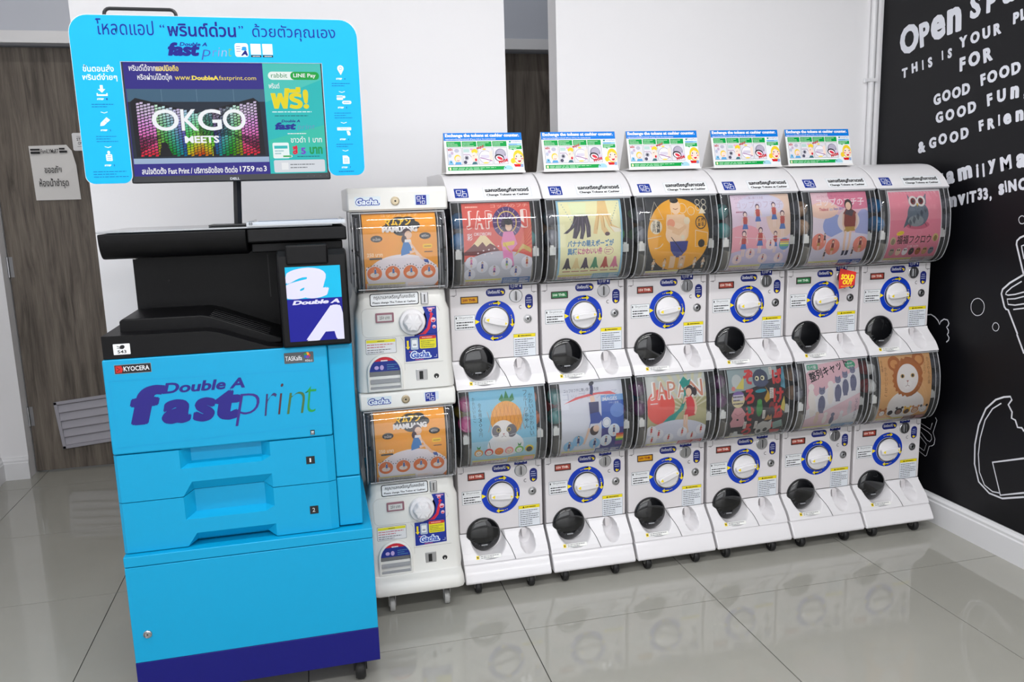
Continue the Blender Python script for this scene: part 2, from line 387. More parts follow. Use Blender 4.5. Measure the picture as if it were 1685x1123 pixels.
# notices on the left door
pn = empty('paper_notice', (-1.872, YD-0.006, 1.38), 'white paper notice with Thai lines taped to the left wooden door', 'notice')
bm = bmesh.new(); prism_y(bm, [(0.0, 0.26), (0.0, 0.26), (0.005, 0), (0.205, 0), (0.203, 0.165), (0.19, 0.235), (0.168, 0.264)][1:], 0.0, 0.001)
for v in bm.verts: v.co.y -= 0.006*max(0, (v.co.x-0.15)/0.05)*(1 if v.co.z > 0.15 else 0)
obj('paper', bm, mat('white_paper', (226, 224, 222), 0.7), pn)
p = Print(); p.rect(0.008, 0.222, 0.05, 0.233, K); p.rect(0.008, 0.238, 0.05, 0.246, K); p.rect(0.135, 0.226, 0.17, 0.236, K); p.rect(0.135, 0.241, 0.16, 0.249, K)
p.text('FamILYMaRT', 0.054, 0.224, 0.132, 0.244, (70, 68, 72), 0.01).text('ขออภัย', 0.06, 0.13, 0.135, 0.165, (60, 58, 60), 0.01).text('ห้องน้ำชำรุด', 0.03, 0.055, 0.16, 0.105, (60, 58, 60), 0.01)
p.build('printed_lines', pn, front(0, -0.0085, 0))
sn = empty('staff_sign', (-1.675, YD-0.006, 1.615), 'small square white staff only sign above the paper notice', 'sign')
bm = bmesh.new(); prism_y(bm, rrect(0, 0, 0.085, 0.085, 0.008), 0, 0.005); obj('plate', bm, TRIMM, sn)
Print().text('STAFF', 0.02, 0.047, 0.066, 0.062, K, 0.02).text('ONLY', 0.024, 0.028, 0.062, 0.043, K, 0.02).line([(0.02, 0.068), (0.066, 0.068)], 0.0015, K).line([(0.02, 0.02), (0.066, 0.02)], 0.0015, K).build('printed_words', sn, front(0, 0, 0))
# baseboards with a moulded top
def baseboard(name, pts, h=0.115, t=0.016):
    """pts: run of floor points with the wall on the right-hand side of travel"""
    bm = bmesh.new(); prof = [(0, 0), (t, 0), (t, h*0.74), (t*0.75, h*0.78), (t*0.8, h*0.86), (t*0.45, h*0.93), (t*0.35, h), (0, h)]
    for (a, b) in zip(pts, pts[1:]):
        d = (Vector(b)-Vector(a)).normalized(); n = Vector((-d.y, d.x)); R0 = []; R1 = []
        for o_, z in prof:
            R0.append(bm.verts.new((a[0]+n.x*o_, a[1]+n.y*o_, z))); R1.append(bm.verts.new((b[0]+n.x*o_+d.x*t*0, b[1]+n.y*o_, z)))
        bm.faces.new(R0); bm.faces.new(R1[::-1])
        for i in range(len(prof)): bm.faces.new((R0[i], R1[i], R1[(i+1) % len(prof)], R0[(i+1) % len(prof)]))
    o = obj(name, bm, TRIMM); o['kind'] = 'structure'
baseboard('baseboard_right', [(XR, YF), (XR, YB)]); baseboard('baseboard_back', [(XR, YB), (0.372, YB)]); baseboard('baseboard_pillar', [(0.172, YB), (-1.292, YB)])
baseboard('baseboard_left', [(XL, YD-0.075), (XL, YF)]); baseboard('baseboard_doors', [(DO[0][0]+0.002, YD-0.075), (XL, YD-0.075)])
# corner pipe with clips
bm = bmesh.new(); lathe(bm, [(0.012, 0.115), (0.012, CEIL)], (1.735, YB-0.014, 0), 'z', 16)
pp = obj('conduit_pipe', bm, TRIMM, smooth=True); tag(pp, 'thin white vertical conduit pipe in the corner beside the black wall', 'pipe')
for z in (0.9, 1.765, 2.5):
    bm = bmesh.new(); box(bm, 1.713, 1.757, YB-0.028, YB, z-0.007, z+0.007); box(bm, 1.705, 1.765, YB-0.006, YB, z-0.01, z+0.01); obj('pipe_clip', bm, TRIMM, pp, bevel=0.002)
# wall board in the corner and seam beside the pipe
boxobj('corner_trim', (XR-0.012, XR, YB-0.012, YB, 0.115, CEIL), TRIMM)['kind'] = 'structure'
bpy.data.objects['corner_trim'].name = 'trim_1'
# mural panel on the right wall
bm = bmesh.new(); box(bm, XR-0.004, XR, -2.9, YB-0.035, 0.117, CEIL-0.02)
mu = obj('mural_banner', bm, mat('black_banner_vinyl', (9, 9, 14), 0.45, spec=0.3, bump=0.35, bscale=5)); tag(mu, 'black wall mural with white hand lettering and chalk style drawings', 'mural')
TEXTS = [
('Open', (0.309, 1.838), (-0.005, 1.881), 0.109) ,
('Spa', (-0.042, 1.905), (-0.241, 1.928), 0.082) ,
('THIS', (0.293, 1.752), (0.127, 1.774), 0.038) ,
('IS', (0.081, 1.788), (0.033, 1.792), 0.035) ,
('YOUR', (-0.001, 1.812), (-0.187, 1.835), 0.04) ,
('PLACE', (-0.233, 1.853), (-0.401, 1.876), 0.038) ,
('FOR', (-0.01, 1.731), (-0.159, 1.75), 0.05) ,
('GOOD', (0.108, 1.625), (-0.066, 1.65), 0.041) ,
('FOOD', (-0.114, 1.667), (-0.281, 1.69), 0.041) ,
('GOOD', (0.091, 1.553), (-0.102, 1.579), 0.041) ,
('FUn,', (-0.149, 1.595), (-0.308, 1.615), 0.043) ,
('&', (0.178, 1.45), (0.149, 1.456), 0.045) ,
('GOOD', (0.121, 1.467), (-0.075, 1.491), 0.041) ,
('FRIenDS', (-0.121, 1.508), (-0.394, 1.549), 0.039) ,
('FamilyMart', (0.064, 1.32), (-0.433, 1.396), 0.05) ,
('mvIT33,', (0.013, 1.242), (-0.197, 1.277), 0.042) ,
('sINCe', (-0.227, 1.287), (-0.376, 1.315), 0.041) ,
]
LINES = [[(-0.345, 1.15), (-0.329, 1.143), (-0.318, 1.132), (-0.317, 1.12), (-0.356, 1.019)] ,
[(-0.357, 1.02), (-0.302, 0.986), (-0.274, 0.961), (-0.27, 0.945), (-0.287, 0.901), (-0.295, 0.893), (-0.304, 0.892), (-0.35, 0.814), (-0.348, 0.813), (-0.383, 0.751)] ,
[(-0.35, 0.996), (-0.312, 0.972), (-0.291, 0.953), (-0.288, 0.945), (-0.299, 0.943), (-0.328, 0.949), (-0.363, 0.961)] ,
[(-0.364, 0.946), (-0.329, 0.934), (-0.296, 0.929), (-0.302, 0.911), (-0.331, 0.912), (-0.367, 0.921)] ,
[(-0.325, 0.896), (-0.368, 0.906)] ,
[(-0.348, 1.119), (-0.338, 1.116), (-0.342, 1.101), (-0.352, 1.072)] ,
[(-0.2, 0.889), (-0.199, 0.879), (-0.196, 0.87), (-0.19, 0.862), (-0.182, 0.857), (-0.172, 0.854), (-0.163, 0.854), (-0.154, 0.858), (-0.146, 0.864), (-0.141, 0.872), (-0.139, 0.882), (-0.139, 0.892), (-0.143, 0.901), (-0.149, 0.909), (-0.157, 0.914), (-0.167, 0.917), (-0.176, 0.917), (-0.185, 0.913), (-0.193, 0.907), (-0.198, 0.899), (-0.2, 0.889)] ,
[(-0.271, 0.827), (-0.269, 0.819), (-0.265, 0.813), (-0.258, 0.81), (-0.251, 0.811), (-0.245, 0.816), (-0.242, 0.823), (-0.244, 0.83), (-0.248, 0.837), (-0.255, 0.84), (-0.262, 0.839), (-0.268, 0.834), (-0.271, 0.827)] ,
[(-0.346, 1.204), (-0.345, 1.197), (-0.34, 1.192), (-0.334, 1.19), (-0.326, 1.191), (-0.321, 1.196), (-0.318, 1.203), (-0.319, 1.21), (-0.324, 1.215), (-0.331, 1.217), (-0.338, 1.215), (-0.344, 1.211), (-0.346, 1.204)] ,
[(-0.431, 0.252), (-0.342, 0.214), (-0.284, 0.213), (-0.233, 0.239), (-0.208, 0.3), (-0.203, 0.374), (-0.214, 0.452), (-0.241, 0.521), (-0.281, 0.564), (-0.315, 0.582), (-0.342, 0.59), (-0.349, 0.58), (-0.336, 0.559), (-0.354, 0.537), (-0.354, 0.515), (-0.37, 0.512), (-0.382, 0.489), (-0.399, 0.492), (-0.409, 0.482)] ,
[(-0.306, 0.557), (-0.27, 0.528), (-0.241, 0.478), (-0.225, 0.406), (-0.222, 0.342), (-0.233, 0.277), (-0.26, 0.236), (-0.298, 0.224), (-0.33, 0.23)] ,
[(-0.418, 0.388), (-0.288, 0.332), (-0.333, 0.223), (-0.43, 0.267)] ,
[(0.0, 0.425), (-0.009, 0.416), (0.007, 0.361), (-0.005, 0.338), (-0.002, 0.315), (0.008, 0.306), (0.023, 0.3), (0.034, 0.259), (0.041, 0.253), (0.08, 0.265)] ,
[(0.014, 0.399), (0.022, 0.37), (0.075, 0.381)] ,
[(0.074, 0.365), (0.033, 0.356), (0.016, 0.348), (0.012, 0.333), (0.021, 0.319), (0.037, 0.321), (0.073, 0.345)] ,
[(0.076, 0.327), (0.039, 0.304), (0.049, 0.273), (0.077, 0.281)] ,
[(0.076, 0.824), (0.057, 0.828), (0.036, 0.821), (0.018, 0.809), (0.009, 0.795), (0.004, 0.808), (-0.012, 0.819), (-0.03, 0.818), (-0.038, 0.806), (-0.034, 0.796), (-0.027, 0.791), (-0.038, 0.779), (-0.038, 0.769), (-0.033, 0.763), (-0.043, 0.752), (-0.042, 0.742), (-0.031, 0.732)] ,
]
LW = (226, 228, 236); mmap = lambda u, v, d: (XR-0.004-d, -u, v)
for t_, a, b, h in TEXTS:
    p = Print()
    u0, u1 = -a[0], -b[0]; ang = math.atan2(b[1]-a[1], u1-u0); n_ = len(t_); L_ = math.hypot(u1-u0, b[1]-a[1])
    ws = []; hs = []; gs = []
    for ch in t_:
        small = ch.islower(); c2 = 'P' if ch == 'p' else ch
        g = glyphs(c2, 0.022, 0, 3)[2]; gh = max(g[3]-g[1], .05); k = h/.73
        if small: k = h*(.84 if t_ in ('Open', 'Spa') else .97)/gh
        gs.append((c2, g, k)); ws.append(max(g[2]-g[0], 0.1)*k)
    gap = (L_-sum(ws))/max(n_-1, 1) if n_ > 1 else 0; kx = 1.0
    if n_ > 1 and gap < 0.005: kx = (L_-0.005*(n_-1))/sum(ws); gap = 0.005
    x = 0
    for (c2, g, k), w_ in zip(gs, ws):
        y0 = (g[1]*k if c2 in ',&' else 0); r_ = rnd.uniform(-0.07, 0.07); yy = rnd.uniform(-0.003, 0.003)+y0
        cx = u0+x*math.cos(ang)-yy*math.sin(ang); cz = a[1]+x*math.sin(ang)+yy*math.cos(ang)
        p.text(c2, cx, cz, cx+w_*kx, cz+(g[3]-g[1])*k, LW, 0.05 if h > .07 else .06, 0, 3, ang+r_); x += w_*kx+gap
    p.build('lettering', mu, mmap, INK_MATTE)
for i, l in enumerate(LINES): Print().line([(-a, b) for a, b in l], 0.0065 if i in (0, 1, 9, 11) else (0.0025 if i in (6, 7, 8, 12, 13, 14, 15) else 0.0045), (225, 226, 232)).build('chalk_line', mu, mmap, INK_MATTE)
# ceiling lamps (fixtures)
LAMPE = bpy.data.materials.new('lit_tube'); LAMPE.use_nodes = True
_b = LAMPE.node_tree.nodes['Principled BSDF']; _b.inputs['Emission Color'].default_value = (1, 0.99, 0.97, 1); _b.inputs['Emission Strength'].default_value = 9
for ly, pw in LAMP_ROWS:
    for i, lx in enumerate(LAMP_X):
        f = empty('ceiling_light', (lx, ly, CEIL), 'white ceiling tube light, %s of the %s row' % (('left', 'middle', 'right')[i], 'near' if ly > -2 else 'far'), 'light', 'ceiling tube lights')
        boxobj('housing', (-0.62, 0.62, -0.05, 0.05, -0.04, 0), TRIMM, f, bevel=0.004)
        bm = bmesh.new(); lathe(bm, [(0.014, -0.6), (0.014, 0.6)], (0, 0, -0.055), 'x', 12); obj('tube', bm, LAMPE, f, smooth=True)

# ================================================================== CAPSULE MACHINES
HW = 0.150
CPROF = [(0, .433), (-.035, .440), (-.062, .456), (-.080, .487), (-.090, .520), (-.094, .560), (-.092, .62), (-.082, .668), (-.067, .712)]
def smooth_prof(P, n=3):
    out = []
    for i in range(len(P)-1):
        p0, p1, p2, p3 = P[max(i-1, 0)], P[i], P[i+1], P[min(i+2, len(P)-1)]
        for k in range(n):
            t = k/n; out.append(tuple(0.5*((2*p1[j])+(-p0[j]+p2[j])*t+(2*p0[j]-5*p1[j]+4*p2[j]-p3[j])*t*t+(-p0[j]+3*p1[j]-3*p2[j]+p3[j])*t**3) for j in (0, 1)))
    out.append(P[-1]); return out
def make_canopy(parent, prof, hw, yb, r=0.016, off=0.0, name='canopy', mt=None):
    P = smooth_prof(prof, 3); sec = []
    bm = bmesh.new(); rows = []
    for (y, z) in P:
        y += off
        yb_ = max(yb, y+r+0.002)
        row = [(-hw, yb_), (-hw, y+r)]+[(-hw+r-r*math.cos(math.radians(a)), y+r-r*math.sin(math.radians(a))) for a in (22, 45, 68)]+[(-hw+r, y)]
        row += [(-hw*0.5, y), (0, y), (hw*0.5, y)]
        row += [(-q[0], q[1]) for q in row[:6][::-1]]
        rows.append([bm.verts.new((a, b, z)) for a, b in row])
    for a, b in zip(rows, rows[1:]):
        for i in range(len(a)-1): bm.faces.new((a[i], a[i+1], b[i+1], b[i]))
    me = bpy.data.meshes.new(name); bm.normal_update(); bm.to_mesh(me); bm.free()
    o = link(name, me, mt or CLEAR, parent, smooth=True)
    bm = bmesh.new()
    for sx in (-1, 1):
        tube(bm, [(sx*(hw-0.002), y+0.006+off, z) for y, z in P], 0.0016, 6)
        tube(bm, [(sx*(hw-0.026), y+0.0005+off, z) for y, z in P], 0.0011, 6)
    tube(bm, [(-hw+0.003, P[-1][0]-0.002+off, P[-1][1]-0.003), (hw-0.003, P[-1][0]-0.002+off, P[-1][1]-0.003)], 0.0025, 6)
    tube(bm, [(-hw+0.01, P[3][0]+off, P[3][1]), (hw-0.01, P[3][0]+off, P[3][1])], 0.0018, 6)
    obj(name+'_rim', bm, EDGE, parent, smooth=True)
    return P
TPROF = [(-.067, .104), (-.060, .118), (-.048, .135), (-.032, .150), (-.015, .166), (-.003, .179), (0, .187)]   # bottom to top
def tprof(z):
    for a, b in zip(TPROF, TPROF[1:]):
        if z <= b[1]: return a[0]+(b[0]-a[0])*(z-a[1])/(b[1]-a[1])
    return 0.0
def tray_y(x, z):
    y = tprof(z)
    def sm(t): t = max(0, min(1, t)); return t*t*(3-2*t)
    e = 1-((x-.082)/.028)**2-((z-.150)/.037)**2
    if e > 0: y = y+(0.017-y)*sm(e*2.8)*0.95
    e = 1-((x+.054)/.063)**2-((z-.170)/.060)**2
    if e > 0: y = y+(0.010-y)*sm(e*3.6)*0.93
    return y
_canopy_done = {}
def part_copy(src, parent, name=None):
    o = src.copy(); COL.objects.link(o); o.parent = parent; return o
def arrow_pts(cx, cy, ang, l=0.028, w=0.009):
    P = [(-l/2, -w*.22), (l*0.12, -w*.22), (l*0.12, -w*.9), (l/2, 0), (l*0.12, w*.9), (l*.12, w*.22), (-l/2, w*.22)]
    c, s = math.cos(ang), math.sin(ang); return [(cx+a*c-b*s, cy+a*s+b*c) for a, b in P]
NV = (22, 38, 120); YE = (244, 220, 30); BL = (0, 64, 186)
PRICE = {'red': ((176, 78, 66), (244, 225, 215), '150 THB.'), 'green': ((60, 140, 90), (225, 244, 225), '100 THB.'), 'yellow': ((222, 165, 20), (140, 40, 20), '200 THB.')}
def make_unit(upper):
    """one deck of a capsule machine, origin on the panel plane; z as for the lower deck"""
    r = empty('capsule_machine')
    bm = bmesh.new()
    prism_x(bm, [(0, .431), (0, .188), (.02, .188), (.02, .104), (.38, .104), (.38, .431)], -.149, .149)
    obj('body', bm, PANELW, r, bevel=0.003, smooth=True, angle=40)
    # dark rear housing behind the capsules, with floor and top
    bm = bmesh.new(); box(bm, -.149, .149, .10, .38, .4315, .7135); obj('rear_housing', bm, SMOKE, r)
    bm = bmesh.new(); box(bm, -.147, .147, -.06, .10, .703, .7115); obj('ceiling_plate', bm, SMOKE, r)
    bm = bmesh.new(); prism_x(bm, [(-.028, .4435), (-.052, .456), (-.066, .478), (-.070, .515), (.099, .535), (.099, .4435)], -.118, .118)
    obj('hopper', bm, HOPPER, r, bevel=0.004)
    for sx in (-1, 1):
        bm = bmesh.new(); a_, b_ = (-.137, -.116) if sx < 0 else (.116, .137)
        prism_y(bm, [(a_, .530), (b_, .530), (b_, .556), ((a_+b_)/2+.004, .556), ((a_+b_)/2+.004, .562), (a_+.003, .562), (a_+.003, .556), (a_, .556)], -.074, -.060); obj('poster_clip', bm, CLIPW, r, bevel=0.001)
    P = make_canopy(r, CPROF, .148, .10)
    # tray
    nx, nz = 111, 49
    def fn(i, j):
        x = -.150+.300*i/(nx-1); z = .104+.083*j/(nz-1); return (x, tray_y(x, z), z)
    bm, V = heightmap('tray', nx, nz, fn, WHITE, r)
    for i_ in (0, nx-1):
        c_ = [bm.verts.new((V[0][i_].co.x, 0.02, .104)), bm.verts.new((V[0][i_].co.x, 0.02, .187))]
        bm.faces.new([V[j][i_] for j in range(nz)]+[c_[1], c_[0]])
    fr = [bm.verts.new((-.150, 0.02, .104)), bm.verts.new((.150, .02, .104))]
    bm.faces.new([V[0][i] for i in range(nx)]+[fr[1], fr[0]])
    obj('tray', bm, WHITE, r, smooth=True, angle=42)
    bm = bmesh.new(); prism_y(bm, [(.071, .151), (.069, .183), (.081, .186), (.089, .180), (.084, .151)], -.004, .012); obj('return_chute', bm, PANELW, r, bevel=.001)
    tp, L = curve_map([(y-.0006, z) for y, z in TPROF], 0)
    Print().poly([(-.0052, L[-1]-.002), (-.0028, L[-1]-.002), (.0183, .05), (.0320, .0), (.0297, 0), (.0160, .05)], (45, 45, 48)).build('tray_seam', r, tp, cuts=L[1:-1])
    q = Print(); q.rr(-.105, .014, -.095, .026, .001, YE).rect(-.103, .017, -.097, .023, (120, 105, 20))
    q.rect(-.092, .013, -.018, .026, (205, 210, 212)).rect(-.0914, .0136, -.0186, .0254, (240, 240, 236)).lines(-.089, .0145, -.022, .025, 2, (110, 112, 120))
    q.build('capsule_notice', r, tp, cuts=L[1:-1])
    # bubble door
    bm = bmesh.new(); lathe(bm, [(.0585, .004), (.0600, -.004), (.0590, -.007), (.0565, -.007)], (-.0675, 0, .181), 'y', 40, cap=False)
    dd = obj('capsule_door', bm, BLACKG, r, smooth=True)
    bm = bmesh.new(); lathe(bm, [(.0578*math.cos(t), -.006-.015*math.sin(t)) for t in (math.radians(a) for a in range(0, 90, 9))]+[(.0012, -.021)], (-.0675, 0, .181), 'y', 40)
    obj('bubble', bm, BLACKG, dd, smooth=True)
    bm = bmesh.new(); box(bm, -.078, -.056, -.0205, -.016, .145, .149); obj('finger_pull', bm, mat('pale_grey_plastic', (150, 152, 156), 0.3), dd, bevel=.001)
    for k in range(7):
        a = math.radians(200+k*23); bm = bmesh.new(); c0 = (-.0675+.038*math.cos(a), -.0187, .181+.034*math.sin(a)); c1 = (-.0675+.047*math.cos(a), -.0157, .181+.044*math.sin(a))
        tube(bm, [c0, c1], .0008, 5); obj('moulded_rib', bm, mat('grey_rib', (70, 72, 76), 0.3), dd)
    # dial
    q = Print(); q.ell(0, 0, .068, .068, BL, 48).ell(0, 0, .0492, .0492, (228, 228, 230), 40).ell(0, 0, .0475, .0475, (60, 60, 62), 40)
    q.poly(arrow_pts(0.008, .0585, 0), YE); q.poly(arrow_pts(.0590, -.010, -math.pi/2), YE); q.poly(arrow_pts(-.004, -.0585, math.pi), YE)
    for a, b in ((-.011, .0575), (-.017, .056), (.0575, .009), (.056, .015), (.015, -.057), (.021, -.055)): q.ell(a, b, .0016, .0016, YE, 8)
    q.poly([(-.067, .008), (-.067, -.008), (-.052, 0)], YE)
    q.build('dial_ring', r, front(.0, -.0002, .316))
    bm = bmesh.new(); lathe(bm, [(.0482, .0), (.0482, -.007), (.0468, -.0085), (.0450, -.007), (.0450, -.004)], (.0, 0, .316), 'y', 40, cap=False); obj('chrome_ring', bm, mat('dark_chrome', (120, 118, 116), 0.25, metal=1.0), r, smooth=True, label='thin chrome ring around the dial knob')
    kn = empty('knob', (0, 0, .316), parent=r)
    bm = bmesh.new(); lathe(bm, [(.0447, -.001), (.0447, -.007), (.0425, -.0095), (.030, -.012), (.001, -.013)], (0, 0, 0), 'y', 40); obj('knob_disc', bm, WHITE, kn, smooth=True)
    bm = bmesh.new(); prism_y(bm, [(-.0405, -.006), (-.036, -.0095), (0, -.0115), (.036, -.0095), (.0405, -.006), (.0405, .006), (.036, .0085), (0, .0105), (-.036, .0085), (-.0405, .006)], -.026, -.009); obj('knob_grip', bm, WHITE, kn, bevel=.0025, smooth=True, angle=40)
    for t3 in ([(-.037, 0), (-.026, -.0065), (-.026, .0065)], [(.030, .0048), (.030, -.0048), (.0375, 0)]): Print().poly(t3, YE).build('knob_arrow', kn, front(0, -.0262, 0))
    # coin side
    q = Print(); q.rr(-.033, -.013, .033, .013, .0125, NV).text('ใส่เหรียญที่นี่', -.027, -.006, .014, .008, WH, .01, res=1).poly(arrow_pts(.023, -.001, -.7, .014, .006), YE); q.build('insert_sticker', r, front(.005, -.0002, .411))
    q = Print(); q.rr(-.023, -.012, .023, .012, .002, NV).ring(-.011, 0, .0055, .0064, WH, 16).lines(-.002, -.005, .010, .005, 2, WH).ell(.0155, -.001, .0026, .004, WH, 10).line([(-.015, 0), (-.007, 0)], .001, WH); q.build('coin_sign', r, front(.074, -.0002, .429))
    bm = bmesh.new(); lathe(bm, [(.0225, .0), (.0225, -.003), (.0205, -.0045), (.001, -.0045)], (.073, 0, .396), 'y', 28); cs = obj('coin_plate', bm, METAL, r, smooth=True)
    bm = bmesh.new()
    for sx in (-.0042, .0042): box(bm, .073+sx-.0018, .073+sx+.0018, -.0085, -.004, .382, .410)
    obj('coin_guide', bm, METAL, cs, bevel=.001)
    boxobj('coin_slot', (.0718, .0744, -.0052, -.004, .380, .412), DARKM, cs)
    q = Print(); q.ring(.0, .0, .0045, .0062, (40, 40, 42), 20, 60, 300); q.build('return_mark', r, front(.0895, -.0002, .357))
    q = Print(); q.rr(-.0135, -.025, .0135, .025, .0132, NV)
    for k, w in enumerate((.007, .010, .009)): q.lines(-w, .010-k*.0075, w, .0155-k*.0075, 1, (200, 205, 225))
    q.poly(arrow_pts(0, -.016, math.pi, .013, .0075), YE); q.build('pull_sticker', r, front(.1185, -.0002, .374))
    bm = bmesh.new(); lathe(bm, [(.0150, .0), (.0145, -.002), (.0120, -.0022), (.0115, -.001), (.0098, -.001), (.0098, -.004), (.0070, -.005), (.0065, -.003), (.001, -.003)], (.113, 0, .316), 'y', 24); kl = obj('key_lock', bm, METAL, r, smooth=True, angle=30)
    bm = bmesh.new(); lathe(bm, [(.0038, 0), (.0035, -.0008), (.001, -.0008)], (.113, -.0031, .316), 'y', 12); obj('keyhole', bm, DARKM, kl)
    # instruction sheets
    q = Print(); q.rect(-.0345, -.024, .0345, .024, (120, 135, 142)).rect(-.0333, -.0228, .0333, .0228, (232, 234, 236)).rect(-.031, .012, -.027, .019, K).text('วิธีหมุนกาชาปอง', -.021, .0105, .026, .0205, (70, 72, 80), .0, res=1).line([(-.030, .008), (.031, .008)], .0006, (90, 90, 95))
    q.lines(-.029, -.021, .031, .005, 3, (40, 42, 48)); q.build('instruction_sticker', r, front(-.1015, -.0002, .3165))
    q = Print(); q.rect(-.0388, -.0388, .0388, .0388, (140, 150, 162)).rect(-.0378, -.0378, .0378, .0378, (222, 226, 232)).rect(-.0378, .0265, .0378, .0378, (232, 214, 30)).lines(-.014, .0285, .026, .0360, 1, (90, 80, 20)).poly([(-.024, .029), (-.016, .029), (-.020, .0365)], (60, 55, 10))
    q.lines(-.034, -.034, .034, .024, 8, (70, 74, 84), .32); q.build('warning_note', r, front(.1000, -.0002, .2275))
    for s_ in (-1, 1):   # moulded hook outlines in the panel's top corners
        q = Print(); q.line([(s_*.128, .028), (s_*.128, .008), (s_*.146, .006)], .0015, (52, 48, 48)).line([(s_*.140, .006), (s_*.136, .004), (s_*.132, .006)], .0015, (52, 48, 48))
        q.build('panel_hook_mark', r, front(0, -.0002, .400))
    if upper:
        bm = bmesh.new(); prism_x(bm, smooth_prof([(-.068, .712), (-.054, .727), (-.040, .745), (-.010, .769), (.037, .793), (.08, .800), (.122, .802)], 3)+[(.38, .802), (.38, .712)], -.1525, .1525)
        obj('dome_cap', bm, WHITE, r, smooth=True, bevel=.010, segs=4, angle=30)
        dp = smooth_prof([(-.068, .712), (-.054, .727), (-.040, .745), (-.010, .769), (.037, .793)], 3)
        fm, LL = curve_map(dp, 0)
        q = Print(); B_ = (20, 58, 150); q.rr(-.128, .014, -.084, .052, .002, B_)
        for a in ([(-.121, .044), (-.121, .032), (-.107, .032), (-.107, .044), (-.121, .044)], [(-.101, .046), (-.101, .034)], [(-.101, .038), (-.092, .038)], [(-.102, .031), (-.090, .031), (-.090, .019), (-.102, .019), (-.102, .031)], [(-.121, .026), (-.107, .026), (-.107, .019)], [(-.114, .026), (-.114, .020)]): q.line(a, .0022, WH)
        q.build('blue_emblem', r, fm, cuts=LL[1:-1])
        q = Print(); q.rect(-.035, .0135, .123, .0545, (190, 200, 208)).rect(-.034, .0145, .122, .0535, (232, 234, 236)).text('แลกเหรียญที่เคาเตอร์', -.028, .0305, .116, .0520, K, .05).text('Change Tokens at Cashier', -.026, .0165, .114, .0275, K, .045)
        q.build('cashier_sticker', r, fm, cuts=LL[1:-1])
    else:
        bm = bmesh.new(); prism_x(bm, [(-.060, .1035), (-.064, .1025), (-.0715, .0985), (-.097, .056), (-.098, .049), (-.094, .045), (.36, .045), (.38, .06), (.38, .1035)], -.1505, .1505)
        obj('base', bm, WHITE, r, smooth=True, bevel=.004, segs=3, angle=40)
        for sx in (-.105, .082):
            for yy in (-.066, .31):
                c = empty('caster', (sx, yy, 0), parent=r)
                bm = bmesh.new(); lathe(bm, [(.012, -.010), (.021, -.010), (.024, -.006), (.024, .006), (.021, .010), (.012, .010)], (0, 0, .024), 'x', 24); obj('wheel', bm, RUBBER, c, smooth=True, angle=40)
                bm = bmesh.new()
                for s_ in (-1, 1): prism_x(bm, [(-.010, .020), (.006, .018), (.016, .0448), (-.018, .0448)], s_*.0115-.001, s_*.0115+.001)
                box(bm, -.014, .014, -.018, .018, .0425, .0448); obj('fork', bm, METAL, c, bevel=.0006)
    return r
def copy_tree(o, parent=None):
    c = o.copy(); COL.objects.link(c)
    if parent: c.parent = parent
    for ch in list(o.children): copy_tree(ch, c)
    return c

# ------------------------------------------------------------------ poster artwork (units: 100 wide, 112 tall, y up)
PW, PH = .222, .252
SK = (240, 208, 184); SH = (205, 205, 214)
def fig(p, x, y, h, top, bot, hair=(45, 32, 38), skin=SK, legs=None, sit=False):
    """a small plain standing or sitting figure of height h with feet at (x, y)"""
    w = h*.20
    if sit:
        p.poly([(x-w*.5, y+h*.34), (x+w*.5, y+h*.34), (x+w*1.5, y), (x+w*.9, y), (x-w*.2, y+h*.26)], legs or skin)
    else: p.rect(x-w*.38, y, x-w*.06, y+h*.42, legs or skin).rect(x+w*.06, y, x+w*.38, y+h*.42, legs or skin)
    p.poly([(x-w*.75, y+h*.30), (x+w*.75, y+h*.30), (x+w*.42, y+h*.52), (x-w*.42, y+h*.52)], bot)
    p.poly([(x-w*.45, y+h*.50), (x+w*.45, y+h*.50), (x+w*.62, y+h*.76), (x+w*.2, y+h*.80), (x-w*.2, y+h*.80), (x-w*.62, y+h*.76)], top)
    p.line([(x-w*.55, y+h*.74), (x-w*.95, y+h*.50)], w*.22, skin).line([(x+w*.55, y+h*.74), (x+w*.95, y+h*.52)], w*.22, skin)
    p.ell(x, y+h*.90, h*.105, h*.115, hair, 14).ell(x, y+h*.875, h*.075, h*.085, skin, 12)
def cup_cat(p, x, y, s, fur, hat, dark=(110, 95, 95)):
    p.ell(x, y, s, s*.85, hat, 14).ell(x, y-s*.15, s*.7, s*.62, fur, 12)
    for a in (-.28, .28): p.ell(x+s*a, y-s*.08, s*.09, s*.1, dark, 8)
    p.ell(x, y-s*.3, s*.08, s*.05, dark, 6)
def footer(p, y, acc=(90, 140, 200), yel=(240, 232, 120), split=57):
    p.rect(1, 1, split-1, y, (228, 226, 226)).rect(2, y-3.2, split-2, y-.8, yel).lines(3, 1.6, split-4, y-3.6, 3, (190, 120, 120), .4)
    p.rect(split, 1, 99, y, acc).lines(split+2, 2, 80, y-1, 4, (215, 225, 235), .4).rect(83, 1.8, 97, y*.45, (225, 230, 240)).lines(83, y*.5, 97, y-1, 2, WH)
def jtitle(p, word, col, y0=80, y1=104, xs=(4, 18, 36, 58, 78, 95), bold=.07):
    for i, ch in enumerate(word): p.text(ch, xs[i], y0, xs[i+1]-2.5, y1, col, bold)
    return p
